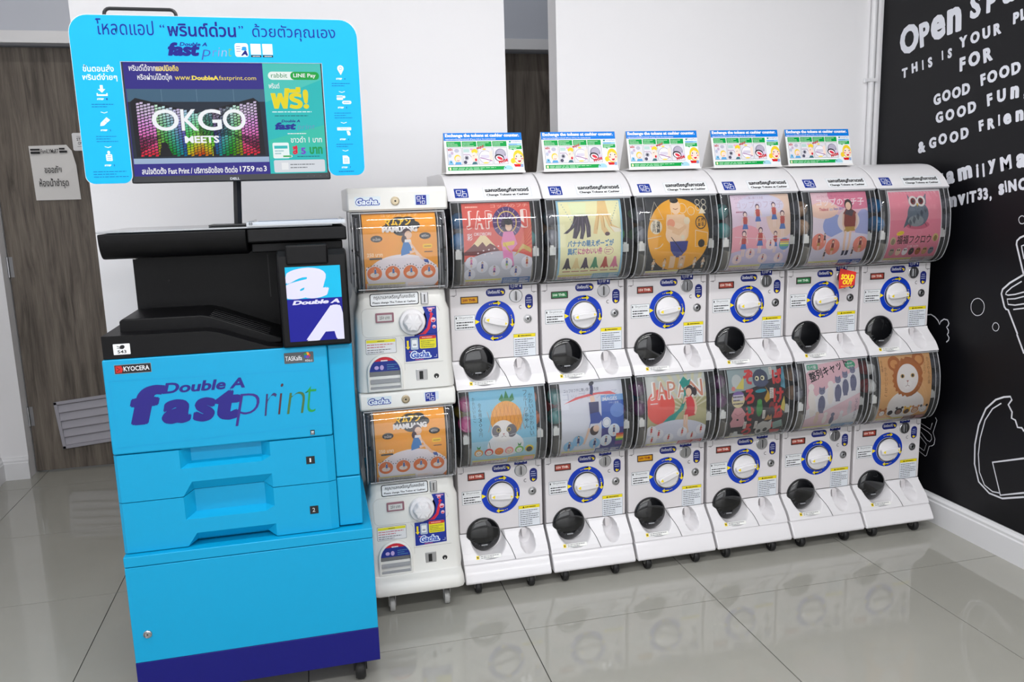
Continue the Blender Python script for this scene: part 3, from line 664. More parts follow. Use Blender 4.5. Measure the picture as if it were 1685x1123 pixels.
def poster_art(kind):
    p = Print(PW/100, PH/112, -PW/2, 0, clip=(-PW/2, 0, PW/2, PH))
    if kind == 'japan_red':
        p.rect(0, 0, 100, 112, (222, 98, 84))
        for k in range(9): p.poly([(78, 48), (100, 48+k*6), (100, 51+k*6)], (232, 130, 92))
        p.text('コップのフチ', 42, 105, 97, 110, (245, 190, 170)).lines(5, 105, 24, 109, 1, (245, 200, 180))
        jtitle(p, 'JAPAN', (246, 232, 224), 78, 102, (5, 17, 33, 48, 64, 97)); jtitle(p, 'JAPAN', (222, 98, 84), 79.2, 101, (5.6, 17.8, 33.8, 49, 65, 96.2), .0)
        p.text('彩', 5, 64, 13, 73, WH, .01).text('OKOBORI', 15, 70, 40, 74, WH, .01)
        p.poly([(-5, 46), (10, 56), (24, 70), (32, 70), (52, 50), (55, 44)], (120, 42, 42)).poly([(10, 56), (24, 70), (32, 70), (46, 56), (38, 60), (32, 56), (27, 62), (20, 56), (15, 60)], (240, 225, 180))
        p.ell(52, 0, 78, 50, SH, 40)
        for a, b in ((20, 48), (28, 51), (36, 52), (44, 53), (50, 56), (30, 46), (40, 47)): p.ell(a, b, 1.3, .9, (248, 235, 238), 8)
        p.ell(64, 86, 21, 20, (82, 48, 120), 30)
        for k in range(14):
            t = k*math.pi/7; p.line([(64+3*math.cos(t), 86+3*math.sin(t)), (64+20*math.cos(t), 86+19*math.sin(t))], .5, (230, 200, 220))
        p.ring(64, 86, 13, 14.5, (225, 195, 110), 24).ell(64, 83, 9, 10, (60, 32, 70), 16)
        p.poly([(58, 74), (72, 74), (78, 58), (70, 50), (73, 30), (58, 30), (56, 50), (54, 60)], (226, 140, 190)).poly([(56, 60), (74, 62), (73, 57), (57, 55)], (226, 205, 80)).ell(66, 80, 5, 5.5, SK, 14).ell(66, 86, 6.5, 4, (40, 25, 40), 12)
        p.poly([(56, 64), (62, 52), (70, 46), (62, 56)], (205, 180, 60)).poly([(72, 42), (86, 52), (98, 46), (98, 52), (86, 58)], (215, 190, 110)).poly([(60, 30), (72, 30), (76, 18), (72, 20), (69, 30)], (90, 70, 120))
        for a, b, c1, c2 in ((10, 36, (230, 150, 190), (190, 120, 170)), (26, 30, (80, 90, 170), (60, 70, 150)), (62, 33, (80, 110, 170), (150, 190, 90)), (76, 22, (90, 100, 180), (60, 70, 150)), (92, 34, (200, 120, 60), (190, 60, 60)), (8, 20, (60, 90, 170), (50, 80, 160)), (44, 24, (220, 120, 190), (90, 50, 120))):
            p.ell(a, b, 8.5, 8, (232, 232, 240), 20); fig(p, a, b-6, 13, c1, c2)
        footer(p, 13, (85, 130, 195))
    elif kind == 'banana':
        p.rect(0, 0, 100, 112, (160, 205, 230)).rect(3, 11, 97, 110, (244, 240, 196))
        p.poly([(18, 108), (46, 108), (42, 86), (24, 86)], (238, 244, 205))
        DK = (66, 54, 74); TN = (238, 208, 150)
        for pts in ([(26, 92), (32, 92), (26, 76), (14, 68), (8, 68), (18, 75), (23, 82)], [(29, 92), (36, 92), (34, 72), (28, 61), (22, 62), (24, 72)], [(34, 92), (42, 92), (42, 72), (38, 60), (33, 61), (35, 72)], [(40, 92), (46, 92), (50, 76), (50, 63), (44, 62), (43, 76)]): p.poly(pts, DK)
        p.poly([(24, 94), (28, 90), (31, 94), (34, 90), (38, 94), (42, 90), (46, 94)], (238, 244, 205)).line([(33, 90), (29, 70)], .7, (120, 105, 130)).line([(38, 90), (38, 66)], .7, (120, 105, 130)).line([(30, 88), (22, 76)], .7, (120, 105, 130)).line([(44, 88), (46, 68)], .7, (120, 105, 130))
        p.poly([(64, 110), (76, 110), (79, 92), (61, 92)], TN)
        for pts in ([(61, 94), (67, 94), (62, 76), (60, 66), (54, 67), (56, 78)], [(65, 94), (71, 94), (73, 76), (79, 68), (74, 63), (67, 72)], [(70, 94), (79, 94), (84, 78), (97, 72), (98, 68), (86, 68), (78, 76)]): p.poly(pts, TN)
        p.poly([(80, 76), (97, 72), (98, 68), (87, 68)], (250, 244, 226)).line([(64, 92), (60, 72)], .7, (190, 150, 90)).line([(70, 92), (72, 74)], .7, (190, 150, 90)).line([(76, 92), (83, 76)], .7, (190, 150, 90)).ell(76, 66, 4, 2.6, (100, 72, 80), 10)
        for k in range(9): p.ell(8+k*1.9, 106-k*3.3, .7, .7, (120, 160, 180), 6).ell(94-k*1.6, 106-k*3.3, .7, .7, (120, 160, 180), 6)
        p.text('バナナの萌えポーズが', 14, 50, 86, 59, (50, 130, 185), .035).text('異様', 14, 40, 29, 49, (80, 140, 190), .035).text('にかわいい件', 30, 40, 68, 49, (205, 95, 150), .035).ring(78, 44, 6.8, 7.5, (200, 120, 150), 20, sq=.7).lines(73, 41, 83, 47, 2, (200, 120, 150))
        for i, (a, c1) in enumerate(((14, DK), (28, (235, 215, 160)), (42, (80, 60, 90)), (57, (70, 150, 110)), (73, (190, 80, 70)), (88, (220, 130, 160)))):
            p.poly([(a-1, 36), (a+2, 36), (a+4, 26), (a+7, 20), (a+2, 22), (a, 19), (a-2, 22), (a-7, 20), (a-4, 27)], c1).rect(a-6, 16, a+6, 17.3, (190, 120, 110))
        footer(p, 12, (150, 195, 220))
    elif kind == 'sumo':
        p.rect(0, 0, 100, 112, (34, 38, 46)).ell(50, 60, 50, 50, (240, 178, 20), 48)
        W2 = (236, 228, 205)
        for pts in ([(4, 82), (14, 106), (26, 82), (4, 82)], [(0, 57), (22, 60)], [(40, 104), (40, 84)], [(78, 66), (98, 62), (98, 44), (78, 44), (78, 66)]): p.line(pts, .8, W2)
        for a, b, r_ in ((58, 96, 7), (72, 92, 6), (84, 104, 4), (94, 104, 4), (84, 96, 4), (94, 96, 4)): p.ring(a, b, r_-.7, r_, W2, 20)
        p.poly([(84, 88), (96, 88), (90, 97)], W2).ring(14, 56, 12, 13, W2, 20, 260, 330)
        SM = (242, 214, 180)
        p.poly([(32, 88), (60, 88), (68, 76), (66, 58), (60, 50), (36, 50), (30, 60), (30, 78)], SM).ell(46, 62, 17, 15, (246, 220, 190), 24).ell(47, 98, 8.5, 10, SM, 20).ell(46, 107, 7, 3.8, (30, 24, 26), 14).line([(43, 96), (47, 94.5), (51, 96)], .8, (130, 60, 50))
        p.ell(38, 76, 6.5, 6, (238, 170, 140), 14).line([(33, 72), (50, 66), (60, 70)], 5, (234, 198, 160)).line([(62, 72), (50, 62), (40, 66)], 5, (236, 202, 164))
        p.poly([(36, 52), (66, 52), (64, 40), (54, 30), (46, 30), (38, 40)], (60, 70, 150)).rect(38, 14, 47, 32, SM).rect(53, 14, 63, 32, (234, 200, 164)).line([(38, 58), (58, 36)], 1, K).ell(57, 57, 3.4, 3.4, W2, 14)
        for (a, b, r_) in ((14, 72, 9.5), (64, 79, 5)): p.ell(a, b, r_, r_, W2, 24)
        p.text('全六種', 14.5, 64, 20, 80, K, .02, rot=0).vtext('三百円', 8, 80, 5, 5.3, K, .02).vtext('全六種', 15, 80, 5, 5.3, K, .02)
        p.ring(87, 76, 7.5, 9, (40, 32, 24), 24).vtext('太郎', 82, 82, 4.6, 6, (40, 32, 24), .02).vtext('関取', 88, 82, 4.6, 6, (40, 32, 24), .02).ell(88, 48, 5.5, 5.5, (40, 32, 24), 16)
        for a in (12, 30, 58, 80, 94): fig(p, a, 12, 17, SM, (235, 235, 230), (30, 25, 25), SM)
        footer(p, 11, (46, 48, 52), (245, 240, 150))
    elif kind == 'gym_pink':
        p.rect(0, 0, 100, 112, (234, 214, 228)).ell(20, 40, 40, 30, (240, 178, 188), 30).ell(84, 84, 26, 34, (240, 214, 196), 30).ell(50, 96, 40, 16, (226, 222, 238), 30).poly([(0, 12), (100, 12), (100, 44), (60, 36), (30, 38), (0, 32)], (214, 206, 230))
        p.text('コップのフチに舞い降りた天使', 6, 105, 56, 109, (190, 160, 180)).text('コップのフチ子', 7, 92, 88, 103, (214, 196, 212), .0).lines(7, 86, 24, 90, 1, (190, 130, 150))
        for (x, y, h) in ((44, 64, 34), (72, 66, 34), (22, 54, 34), (86, 52, 36), (48, 30, 36), (20, 26, 36), (74, 30, 30), (92, 30, 20)): fig(p, x, y, h, (196, 92, 84), (92, 130, 196), (96, 70, 96), (244, 222, 210))
        p.ell(90, 42, 9, 8.5, (120, 170, 210), 20)
        for k, c in enumerate(((230, 100, 90), (240, 190, 90), (240, 235, 120), (130, 200, 130))): p.rect(82.5, 46.5-k*2.6, 98, 48.5-k*2.6, c)
        p.line([(4, 54), (40, 51), (70, 50), (96, 52)], .5, WH)
        for a, b in ((33, 30), (56, 22), (12, 22), (84, 22), (66, 42)): p.ell(a, b, 8, 7.5, (246, 226, 226), 20); fig(p, a, b-5, 11, (190, 90, 90), (110, 120, 180))
        footer(p, 13, (120, 165, 210), (240, 236, 150))
    elif kind == 'thai_pink':
        p.rect(0, 0, 100, 112, (238, 206, 214)).ell(80, 108, 50, 22, (226, 140, 166), 30).ell(10, 66, 26, 18, (236, 224, 232), 24).ell(38, 64, 20, 16, (164, 178, 224), 24).ell(92, 62, 16, 24, (180, 186, 226), 24).ell(64, 70, 20, 16, (240, 228, 226), 24).ell(20, 86, 26, 12, (246, 214, 196), 24).poly([(0, 12), (100, 12), (100, 50), (55, 56), (28, 46), (0, 50)], (228, 224, 238))
        p.text('コップのフチに舞い降りた天使', 10, 104, 60, 108, (200, 120, 150)).text('コップのフチ子', 8, 92, 94, 103, (250, 240, 244), .012).text('Thailand', 12, 85, 28, 89.5, (190, 50, 90), .02).text('in', 31, 85, 36, 89.5, (150, 180, 220)).text('Expo 2017', 38, 85, 56, 89.5, (90, 90, 180), .02)
        x = 66
        p.poly([(56, 60), (76, 60), (78, 82), (70, 87), (60, 87), (54, 80)], (150, 66, 52)).poly([(57, 80), (70, 76), (74, 84), (62, 88)], (90, 72, 82)).poly([(56, 54), (76, 56), (76, 62), (56, 62)], (196, 160, 80)).ell(65, 93, 7, 8, (52, 36, 40), 16).ell(64.5, 91, 5, 5.8, SK, 14)
        p.line([(59, 56), (58, 38), (60, 26)], 4, SK).line([(68, 56), (67, 38), (66, 26)], 4, SK).poly([(57, 28), (62, 28), (61, 21), (57, 20)], (52, 50, 80)).poly([(64, 28), (69, 28), (68, 21), (63, 20)], (52, 50, 80)).line([(55, 80), (54, 66), (57, 58)], 3, SK).line([(78, 80), (79, 66), (76, 58)], 3, SK)
        for a, b in ((12, 42), (38, 34), (88, 36)): p.ell(a, b, 13, 12, (238, 150, 130), 24); fig(p, a, b-12, 22, (130, 60, 60), (190, 150, 80))
        for a, b in ((22, 46), (26, 22), (76, 24)): fig(p, a, b-6, 14, (80, 74, 90), (90, 60, 60))
        footer(p, 13, (50, 90, 180), (240, 236, 150))
    elif kind == 'owl':
        p.rect(0, 0, 100, 112, (240, 236, 238)).rect(1.5, 1, 98.5, 109, (232, 142, 162)).rect(1.5, 68, 98.5, 108, (238, 156, 172))
        for k in range(14): p.line([(6+k*6.3, 109), (9+k*6.3, 106)], .6, (246, 214, 220))
        G1 = (110, 124, 138)
        p.ell(54, 60, 22, 6, (206, 106, 130), 24).ell(54, 76, 20, 18, G1, 30).poly([(34, 74), (28, 60), (27, 56), (36, 62), (46, 62)], (92, 106, 120)).ell(50, 66, 15, 8, (146, 156, 160), 20)
        for k in range(22):
            a = 36+(k*7.3) % 36; b = 62+(k*5.1) % 24; p.line([(a, b), (a+3, b-3.4), (a+4, b-5)], .9, (56, 66, 82))
        p.poly([(36, 106), (40, 100), (66, 100), (72, 106), (70, 90), (56, 86), (38, 90)], (120, 132, 146)).ell(45.5, 94.5, 8, 8, (236, 234, 230), 20).ell(61, 94.5, 8, 8, (236, 234, 230), 20).ell(46, 94.5, 5, 5, (120, 30, 34), 16).ell(60.5, 94.5, 5, 5, (120, 30, 34), 16).ell(46, 94.5, 2.2, 2.2, K, 10).ell(60.5, 94.5, 2.2, 2.2, K, 10).poly([(51.5, 91), (55.5, 91), (53.5, 86)], (232, 190, 40))
        p.ell(22, 49, 7, 3, (240, 220, 30), 16, .2).text('にっこり', 17.5, 47.4, 26.5, 50.4, (90, 60, 20)).text('福福フクロウ', 17, 33, 82, 46, (74, 38, 34), .018).ell(10, 38, 5.5, 6, (208, 190, 150), 16).ell(90, 41, 5.5, 6, (214, 196, 130), 16).ell(10, 37, 3.5, 4.5, (150, 140, 110), 12).ell(90, 40, 3.5, 4.5, (150, 130, 70), 12).text('全7種 300円', 38, 27.5, 60, 31, (250, 220, 226))
        for i, c in enumerate(((178, 166, 150), (238, 214, 190), (244, 244, 246), (70, 48, 44), (168, 100, 40), (200, 160, 110), (130, 134, 150))):
            x = 12+i*12.6; p.ell(x, 21, 5.2, 6, c, 16).ell(x-1.6, 24, 1.3, 1.3, K, 8).ell(x+1.6, 24, 1.3, 1.3, K, 8).poly([(x-.7, 22.5), (x+.7, 22.5), (x, 21)], (235, 190, 40))
        footer(p, 11, (206, 180, 184), (240, 232, 120))
    elif kind == 'pineapple_cat':
        p.rect(0, 0, 100, 112, (136, 198, 222)).rect(0, 0, 100, 44, (176, 216, 232))
        p.ell(52, 36, 28, 18, (238, 238, 240), 30)
        p.poly([(44, 98), (50, 106), (52, 99), (56, 110), (60, 99), (66, 106), (68, 97), (60, 93), (52, 93)], (50, 140, 80))
        p.ell(54, 72, 24, 24, (238, 170, 50), 36)
        for k in range(-4, 5):
            p.line([(54+k*6-5, 94-abs(k)*2.6), (54+k*6+4, 56)], .5, (206, 132, 30)).line([(54+k*6+5, 94-abs(k)*2.6), (54+k*6-4, 56)], .5, (206, 132, 30))
        p.ell(48, 56, 18, 15, (240, 238, 236), 28).ell(38, 57, 7, 8, (120, 116, 124), 18).ell(61, 56, 8, 9, (110, 106, 114), 18).ell(49, 50, 8, 7, (244, 242, 240), 18)
        for a in (41, 57): p.ell(a, 58, 3.2, 3, (196, 176, 110), 14).ell(a, 58, 1.8, 2, K, 10)
        p.poly([(47, 53), (51, 53), (49, 50.6)], (190, 130, 130)).line([(45.5, 48), (49, 50), (52.5, 48)], .6, (120, 90, 90)).line([(40, 50), (30, 52)], .4, WH).line([(58, 50), (68, 52)], .4, WH)
        p.vtext('かわいいかわいい', 90, 104, 6, 7.4, (60, 84, 98)).vtext('フルーツちゃん', 82, 108, 6, 7.4, (60, 84, 98)).vtext('全6種300円', 12, 96, 5, 6.6, (60, 84, 98)).vtext('かわいいねこ', 4, 104, 4, 5.6, (60, 84, 98))
        for i, (c, h) in enumerate((((240, 232, 220), (232, 160, 50)), ((240, 236, 232), (210, 50, 50)), ((240, 150, 60), (232, 120, 30)), ((240, 220, 200), (238, 150, 150)), ((240, 240, 232), (120, 190, 80)), ((60, 54, 50), (240, 210, 60)))):
            x = 11+i*15.6; cup_cat(p, x, 27, 6.8, c, h)
            if i in (0, 4): p.poly([(x-2, 33), (x-3, 38), (x, 35), (x+3, 38), (x+2, 33)], (60, 150, 80))
            if i == 1: p.line([(x+2, 33), (x, 42)], .8, (60, 120, 60))
        footer(p, 15, (244, 214, 110), (240, 232, 120)); p.lines(60, 3, 80, 13, 5, (90, 80, 60), .35).rect(82, 3, 97, 13, (246, 200, 190))
    elif kind == 'dive_blue':
        p.rect(0, 0, 100, 112, (222, 224, 232)).poly([(64, 14), (100, 14), (100, 92), (64, 90)], (42, 98, 186)).poly([(64, 14), (100, 14), (100, 46), (64, 46)], (48, 44, 140)).ell(90, 70, 12, 10, (110, 150, 214), 20).rect(64, 84, 100, 92, (120, 170, 220))
        p.text('コップのフチに舞い降りた天使', 6, 99, 62, 104, (70, 76, 110)).text('コップのフチ子', 4, 88, 92, 99, (196, 200, 214), .0)
        p.poly([(4, 84), (30, 90), (60, 94), (90, 92), (98, 88), (80, 97), (50, 96), (24, 92)], (226, 96, 96)).text('IMAGES', 66, 84, 90, 89, WH, .015).text('フチに登場', 76, 79.5, 92, 82.5, (210, 225, 245))
        p.line([(50, 110), (51, 102), (49, 94)], 5, (44, 50, 110)).ell(51, 109, 4.5, 2.6, (30, 32, 60), 12, .4).line([(50, 92), (51, 84)], 7, SK)
        p.poly([(44, 84), (60, 84), (60, 70), (45, 68)], (50, 54, 110)).poly([(45, 68), (60, 70), (66, 60), (60, 54), (46, 54), (42, 44), (46, 58)], (36, 76, 164)).line([(44, 48), (40, 36), (36, 24)], 3.6, SK).ell(52, 44, 7, 7, (62, 36, 38), 18).ell(55, 47, 5, 5, SK, 14).ell(72, 54, 7, 7.5, (238, 240, 244), 20).ring(72, 54, 5, 5.7, (170, 190, 210), 20)
        for a, b in ((13, 22), (27, 30), (54, 24)): p.ell(a, b, 9, 8.5, (150, 200, 232), 22); fig(p, a, b-8, 16, (40, 50, 110), (40, 50, 120))
        for a, b in ((84, 42), (72, 27)): p.ell(a, b, 9.5, 9.5, (228, 236, 244), 24); fig(p, a, b-7, 14, (40, 60, 120), (40, 50, 120))
        for k, c in enumerate(((214, 60, 50), (238, 150, 40), (244, 226, 60), (90, 180, 80))): p.rect(88, 34-k*3, 100, 37-k*3, c)
        p.rect(88, 18, 100, 24, (120, 60, 150)); footer(p, 14, (70, 90, 160), (240, 236, 150))
    elif kind == 'japan_green':
        p.rect(0, 0, 100, 112, (188, 184, 142)).rect(0, 78, 100, 112, (206, 210, 206))
        for k in range(12):
            t = math.radians(20+k*14); p.poly([(70, 60), (70+70*math.cos(t), 60+70*math.sin(t)), (70+70*math.cos(t+.1), 60+70*math.sin(t+.1))], (216, 214, 186))
        p.ell(22, 68, 24, 25, (232, 100, 88), 36)
        jtitle(p, 'JAPAN', (244, 246, 244), 78, 104, (5, 17, 34, 50, 70, 98)); jtitle(p, 'JAPAN', (214, 150, 126), 79.2, 102.8, (5.8, 17.8, 34.8, 51, 71, 97), .0); p.lines(5, 72, 18, 75, 1, WH)
        p.poly([(56, 100), (64, 108), (70, 102), (76, 104), (72, 96), (62, 92), (62, 84), (60, 74), (54, 64), (46, 58), (36, 54), (26, 46), (24, 40), (34, 44), (44, 46), (52, 56), (60, 62), (64, 74), (66, 86), (60, 92)], (20, 158, 148))
        p.ell(50, 12, 66, 36, (222, 224, 236), 40)
        p.poly([(64, 78), (74, 80), (80, 70), (78, 52), (62, 50), (66, 64)], (222, 70, 76)).poly([(62, 54), (80, 52), (80, 60), (64, 62)], (214, 62, 70)).line([(66, 54), (66, 38), (70, 26)], 3.6, SK).line([(62, 54), (62, 40), (66, 24)], 3.2, SK).ell(72, 88, 7, 7.5, (50, 34, 48), 18).ell(70, 86, 5, 5.6, SK, 14).ell(80, 86, 4, 6, (50, 34, 48), 12).line([(79, 76), (82, 62), (80, 54)], 3, SK).line([(65, 76), (60, 70), (64, 80)], 2.8, SK)
        for a, b in ((7, 34), (20, 28), (60, 28), (92, 30), (38, 20), (78, 20), (10, 18)): p.ell(a, b, 8.6, 8, (240, 240, 246), 20); fig(p, a, b-6, 13, (214, 70, 76), (214, 70, 76))
        footer(p, 12, (206, 84, 84), (240, 232, 130))
    elif kind == 'monsters':
        p.rect(0, 0, 100, 112, (48, 42, 46)).poly([(0, 78), (28, 80), (52, 86), (60, 112), (0, 112)], (160, 176, 178)).poly([(60, 112), (88, 112), (88, 98), (62, 90)], (168, 182, 184))
        p.ell(15, 94, 9, 10, (200, 206, 205), 20).poly([(12, 84), (26, 82), (28, 100), (20, 92)], (222, 210, 110)).ell(8, 84, 3.4, 3.4, (220, 140, 130), 12)
        p.ell(57, 96, 13.5, 13, (70, 78, 104), 30).poly([(43, 94), (46, 86), (64, 84), (72, 90), (66, 92)], (86, 94, 124)).ell(51, 96, 3.6, 3.6, (232, 226, 190), 14).ell(61, 96, 3.6, 3.6, (232, 226, 190), 14).ell(60, 96, 1.8, 1.8, K, 10).ell(50.4, 96, 1.8, 1.8, K, 10)
        for t_, x, ys_, w in (('ぞろぞろ', 27, (88, 60, 34, 8), 18), ('ばけねこ', 78, (86, 58, 36, 18), 19)):
            for ch, y in zip(t_, ys_): p.text(ch, x, y, x+w, y+22, (214, 66, 66), .05)
        p.poly([(97, 110), (100, 104), (94, 96), (100, 88), (92, 82), (100, 78), (103, 110)], (110, 174, 196))
        p.ell(16, 68, 11.5, 12, (226, 214, 170), 30).ell(16, 74, 10, 6, (138, 110, 176), 24).rect(7, 66, 25, 75, (214, 208, 224)).lines(7, 60, 25, 75, 3, (110, 100, 110), .4)
        p.poly([(4, 46), (10, 56), (22, 56), (30, 46), (27, 40), (30, 32), (26, 26), (6, 26), (3, 34), (7, 40)], (216, 160, 166)).ell(16, 38, 2, 1.6, K, 8).line([(10, 48), (16, 44), (24, 48)], .8, (180, 120, 130))
        p.ell(54, 52, 5.6, 12, (70, 150, 80), 18).ell(54, 62, 4.5, 4, (90, 170, 90), 14).ell(56, 78, 10, 2.6, (60, 160, 176), 18, .05).poly([(62, 66), (68, 76), (64, 84), (70, 76), (74, 66), (66, 60)], (214, 170, 60)).ell(76, 54, 5, 7, (150, 60, 62), 16).ell(76, 44, 6, 10, (66, 52, 62), 16)
        for a, b, w, h in ((72, 66, 7, 15), (60, 36, 5, 13), (28, 22, 5, 12), (48, 20, 5, 13), (8, 4, 5, 12), (74, 100, 5, 11)): p.rect(a, b, a+w, b+h, (226, 222, 214)).lines(a+1, b+1, a+w-1, b+h-1, 5, (110, 100, 100), .35)
        p.poly([(52, 14), (54, 28), (62, 32), (72, 30), (78, 34), (80, 18), (72, 10), (56, 8)], (206, 204, 200)).poly([(64, 33), (70, 42), (74, 38), (76, 42), (78, 34)], (196, 150, 90)).ell(70, 16, 4, 4, (60, 60, 64), 12).ell(59, 14, 3.6, 4, (70, 70, 74), 12)
        p.poly([(80, 28), (96, 32), (100, 20), (84, 16)], (150, 176, 168)).poly([(78, 16), (98, 14), (96, 8), (82, 8)], (200, 60, 56)).poly([(94, 58), (98, 68), (100, 56), (99, 44), (92, 50)], (222, 208, 110)).poly([(12, 6), (14, 18), (20, 18), (22, 12), (34, 10), (30, 4)], (226, 228, 226)).poly([(34, 46), (32, 58), (38, 56), (40, 46)], (40, 140, 120))
        footer(p, 8, (110, 130, 120), (240, 236, 150))
    elif kind == 'cats_line':
        p.rect(0, 0, 100, 112, (238, 236, 238)).poly([(0, 30), (0, 96), (20, 108), (70, 112), (100, 112), (100, 100), (40, 74), (10, 58)], (234, 196, 204)).poly([(0, 26), (100, 62), (100, 36), (40, 12), (0, 12)], (234, 206, 212)).poly([(0, 42), (0, 32), (100, 72), (100, 84)], (244, 242, 244))
        p.rr(3, 101, 24, 109, 2, (110, 178, 150)).text('たべ猫', 5, 102.5, 20, 107.5, WH, .01).ell(84, 104, 9.5, 6.5, (70, 170, 130), 24).text('全5種', 78, 104.5, 90, 108, WH, .01).text('300円', 78, 99.5, 90, 103, WH, .01)
        p.text('整列キャット', 8, 82, 84, 97, (34, 32, 40), .022, rot=.27)
        CA = (124, 126, 152)
        for x, y, h in ((28, 36, 40), (58, 52, 38), (72, 60, 36), (87, 66, 36)):
            for dy in (0,):
                p.ell(x, y+h*.32, h*.17, h*.34, CA, 18).ell(x, y+h*.82, h*.145, h*.13, (138, 140, 164), 16).poly([(x-h*.14, y+h*.86), (x-h*.12, y+h), (x-h*.04, y+h*.92)], CA).poly([(x+h*.14, y+h*.86), (x+h*.12, y+h), (x+h*.04, y+h*.92)], CA)
                p.line([(x-h*.14, y+h*.5), (x-h*.05, y+h*.56), (x+h*.04, y+h*.5)], h*.06, (108, 110, 138)).ell(x-h*.05, y+h*.84, h*.018, h*.02, K, 6).ell(x+h*.05, y+h*.84, h*.018, h*.02, K, 6).rect(x-h*.11, y-h*.02, x-h*.02, y+h*.05, CA).rect(x+h*.02, y-h*.02, x+h*.11, y+h*.05, CA)
        for x, y in ((12, 44), (44, 62), (8, 60)): p.ell(x, y, 6, 14, (240, 234, 228), 18).ell(x, y+16, 5.5, 5, (240, 236, 232), 14)
        for x, y, c in ((22, 18, (226, 206, 190)), (38, 16, (238, 234, 230)), (52, 14, CA), (68, 16, (232, 230, 232)), (82, 30, (214, 210, 214))):
            p.ell(x, y+7, 4, 8, c, 14).ell(x, y+17, 3.6, 3.4, c, 12)
        p.vtext('いっしょに並ぶ', 92, 54, 4, 5, (90, 90, 130), .0); footer(p, 12, (90, 150, 200), (240, 232, 120))
    elif kind == 'bear_cat':
        p.rect(0, 0, 100, 112, (232, 184, 124)).rect(0, 70, 100, 112, (226, 176, 116))
        BR = (186, 112, 40)
        p.ell(52, 34, 36, 24, (242, 238, 236), 34)
        p.ell(28, 100, 12, 11, BR, 24).ell(76, 104, 12, 11, BR, 24).ell(28, 99, 7.5, 6.5, (222, 160, 90), 18).ell(77, 103, 7.5, 6.5, (222, 160, 90), 18)
        p.poly([(52+math.cos(t)*(29+1.6*((k % 2)*2-1)), 78+math.sin(t)*(29+1.6*((k % 2)*2-1))) for k, t in ((k, 2*math.pi*k/44) for k in range(44))], BR)
        p.ell(52, 76, 21, 22, (244, 240, 238), 32).ell(52, 66, 9, 7, (248, 244, 242), 18)
        for a in (42, 62): p.ell(a, 80, 4, 3.2, (206, 170, 90), 16).ell(a, 80, 2.2, 2.4, K, 12)
        p.poly([(49.5, 73), (54.5, 73), (52, 70)], (176, 110, 100)).line([(52, 70), (52, 66), (48, 64)], .6, (140, 90, 80)).line([(52, 66), (56, 64)], .6, (140, 90, 80))
        p.vtext('かぶりもの猫', 92, 106, 5, 7, (150, 108, 60)).vtext('どうぶつ', 84, 108, 5, 7, (150, 108, 60)).vtext('かわいいねこ', 8, 96, 5, 7.6, (150, 108, 60)).vtext('全6種', 2, 106, 4, 6, (150, 108, 60))
        for i, (c, h) in enumerate((((240, 236, 232), (190, 120, 60)), ((40, 36, 40), (236, 232, 230)), ((150, 110, 90), (44, 34, 34)), ((90, 60, 40), (240, 190, 60)), ((232, 200, 170), (200, 140, 90)), ((244, 242, 240), (226, 222, 220)))):
            x = 9+i*16.2; cup_cat(p, x, 24, 7.2, c, h)
            col = K if i == 5 else h
            p.ell(x-5.5, 30.5, 2.4, 2.2, col, 10).ell(x+5.5, 30.5, 2.4, 2.2, col, 10)
        footer(p, 13, (150, 104, 90), (240, 226, 90)); p.rect(82, 2, 98, 12, (222, 176, 180))
    elif kind == 'orange':
        p.rect(0, 0, 100, 112, (243, 170, 28)).rect(0, 0, 100, 13, (222, 130, 60))
        p.text('コップのフチ子', 26, 104, 76, 109, (252, 220, 170), .0)
        for a, b, c_, d in ((40, 93, 9, 7), (50, 97, 11, 7), (62, 97, 10, 7), (70, 91, 8, 6), (34, 88, 8, 5), (52, 86, 12, 9)): p.ell(a, b, c_, d, K, 18)
        p.text('マムアン', 30, 91, 66, 101, (250, 206, 30), .05).text('MAMUANG', 26, 82, 74, 90, WH, .07)
        p.ell(52, 22, 50, 30, (236, 232, 238), 40).rect(2, 20, 98, 36, (236, 232, 238))
        # seated woman in a blue dress
        p.ell(59, 80, 6.5, 7, (70, 44, 60), 18).ell(61, 78, 5, 5.4, SK, 14).ell(55, 72, 3.6, 5.5, (70, 44, 60), 14)
        p.poly([(56, 72), (64, 72), (66, 60), (54, 58)], (240, 240, 244)).poly([(54, 68), (62, 68), (66, 54), (50, 50), (50, 56)], (40, 130, 200)).line([(62, 54), (70, 56), (78, 46), (84, 42)], 3.6, SK).poly([(80, 44), (86, 44), (88, 39), (82, 40)], (30, 90, 180)).line([(62, 68), (68, 60), (72, 50)], 2.4, SK)
        p.ell(18, 74, 8, 4.6, K, 16).text('ชะม้อย', 13, 71.6, 23, 76, WH, .0, res=1).ell(84, 76, 8, 4.6, K, 16).text('ฟุจิโกะ', 79, 73.6, 89, 78, WH, .0, res=1)
        p.text('250 บาท', 4, 50, 25, 55, (255, 236, 200), .02).rect(7, 46, 24, 48.5, K).rr(80, 59, 93, 65, 2, (248, 210, 20)).lines(82, 60.5, 92, 63.5, 1, (150, 110, 20)).lines(82, 53, 94, 56, 1, (90, 60, 30))
        for i in range(4):
            x = 13+i*24.5; p.ell(x, 27, 10, 9.6, (232, 124, 46), 28)
            for k in range(7):
                t = math.radians(30+k*20); p.ell(x+12*math.cos(t), 27+11.4*math.sin(t), .8, .8, K, 6)
            p.ell(x, 25, 6, 3.6, (240, 230, 220), 14); fig(p, x+1, 23, 12, (50, 110, 180), (40, 120, 190))
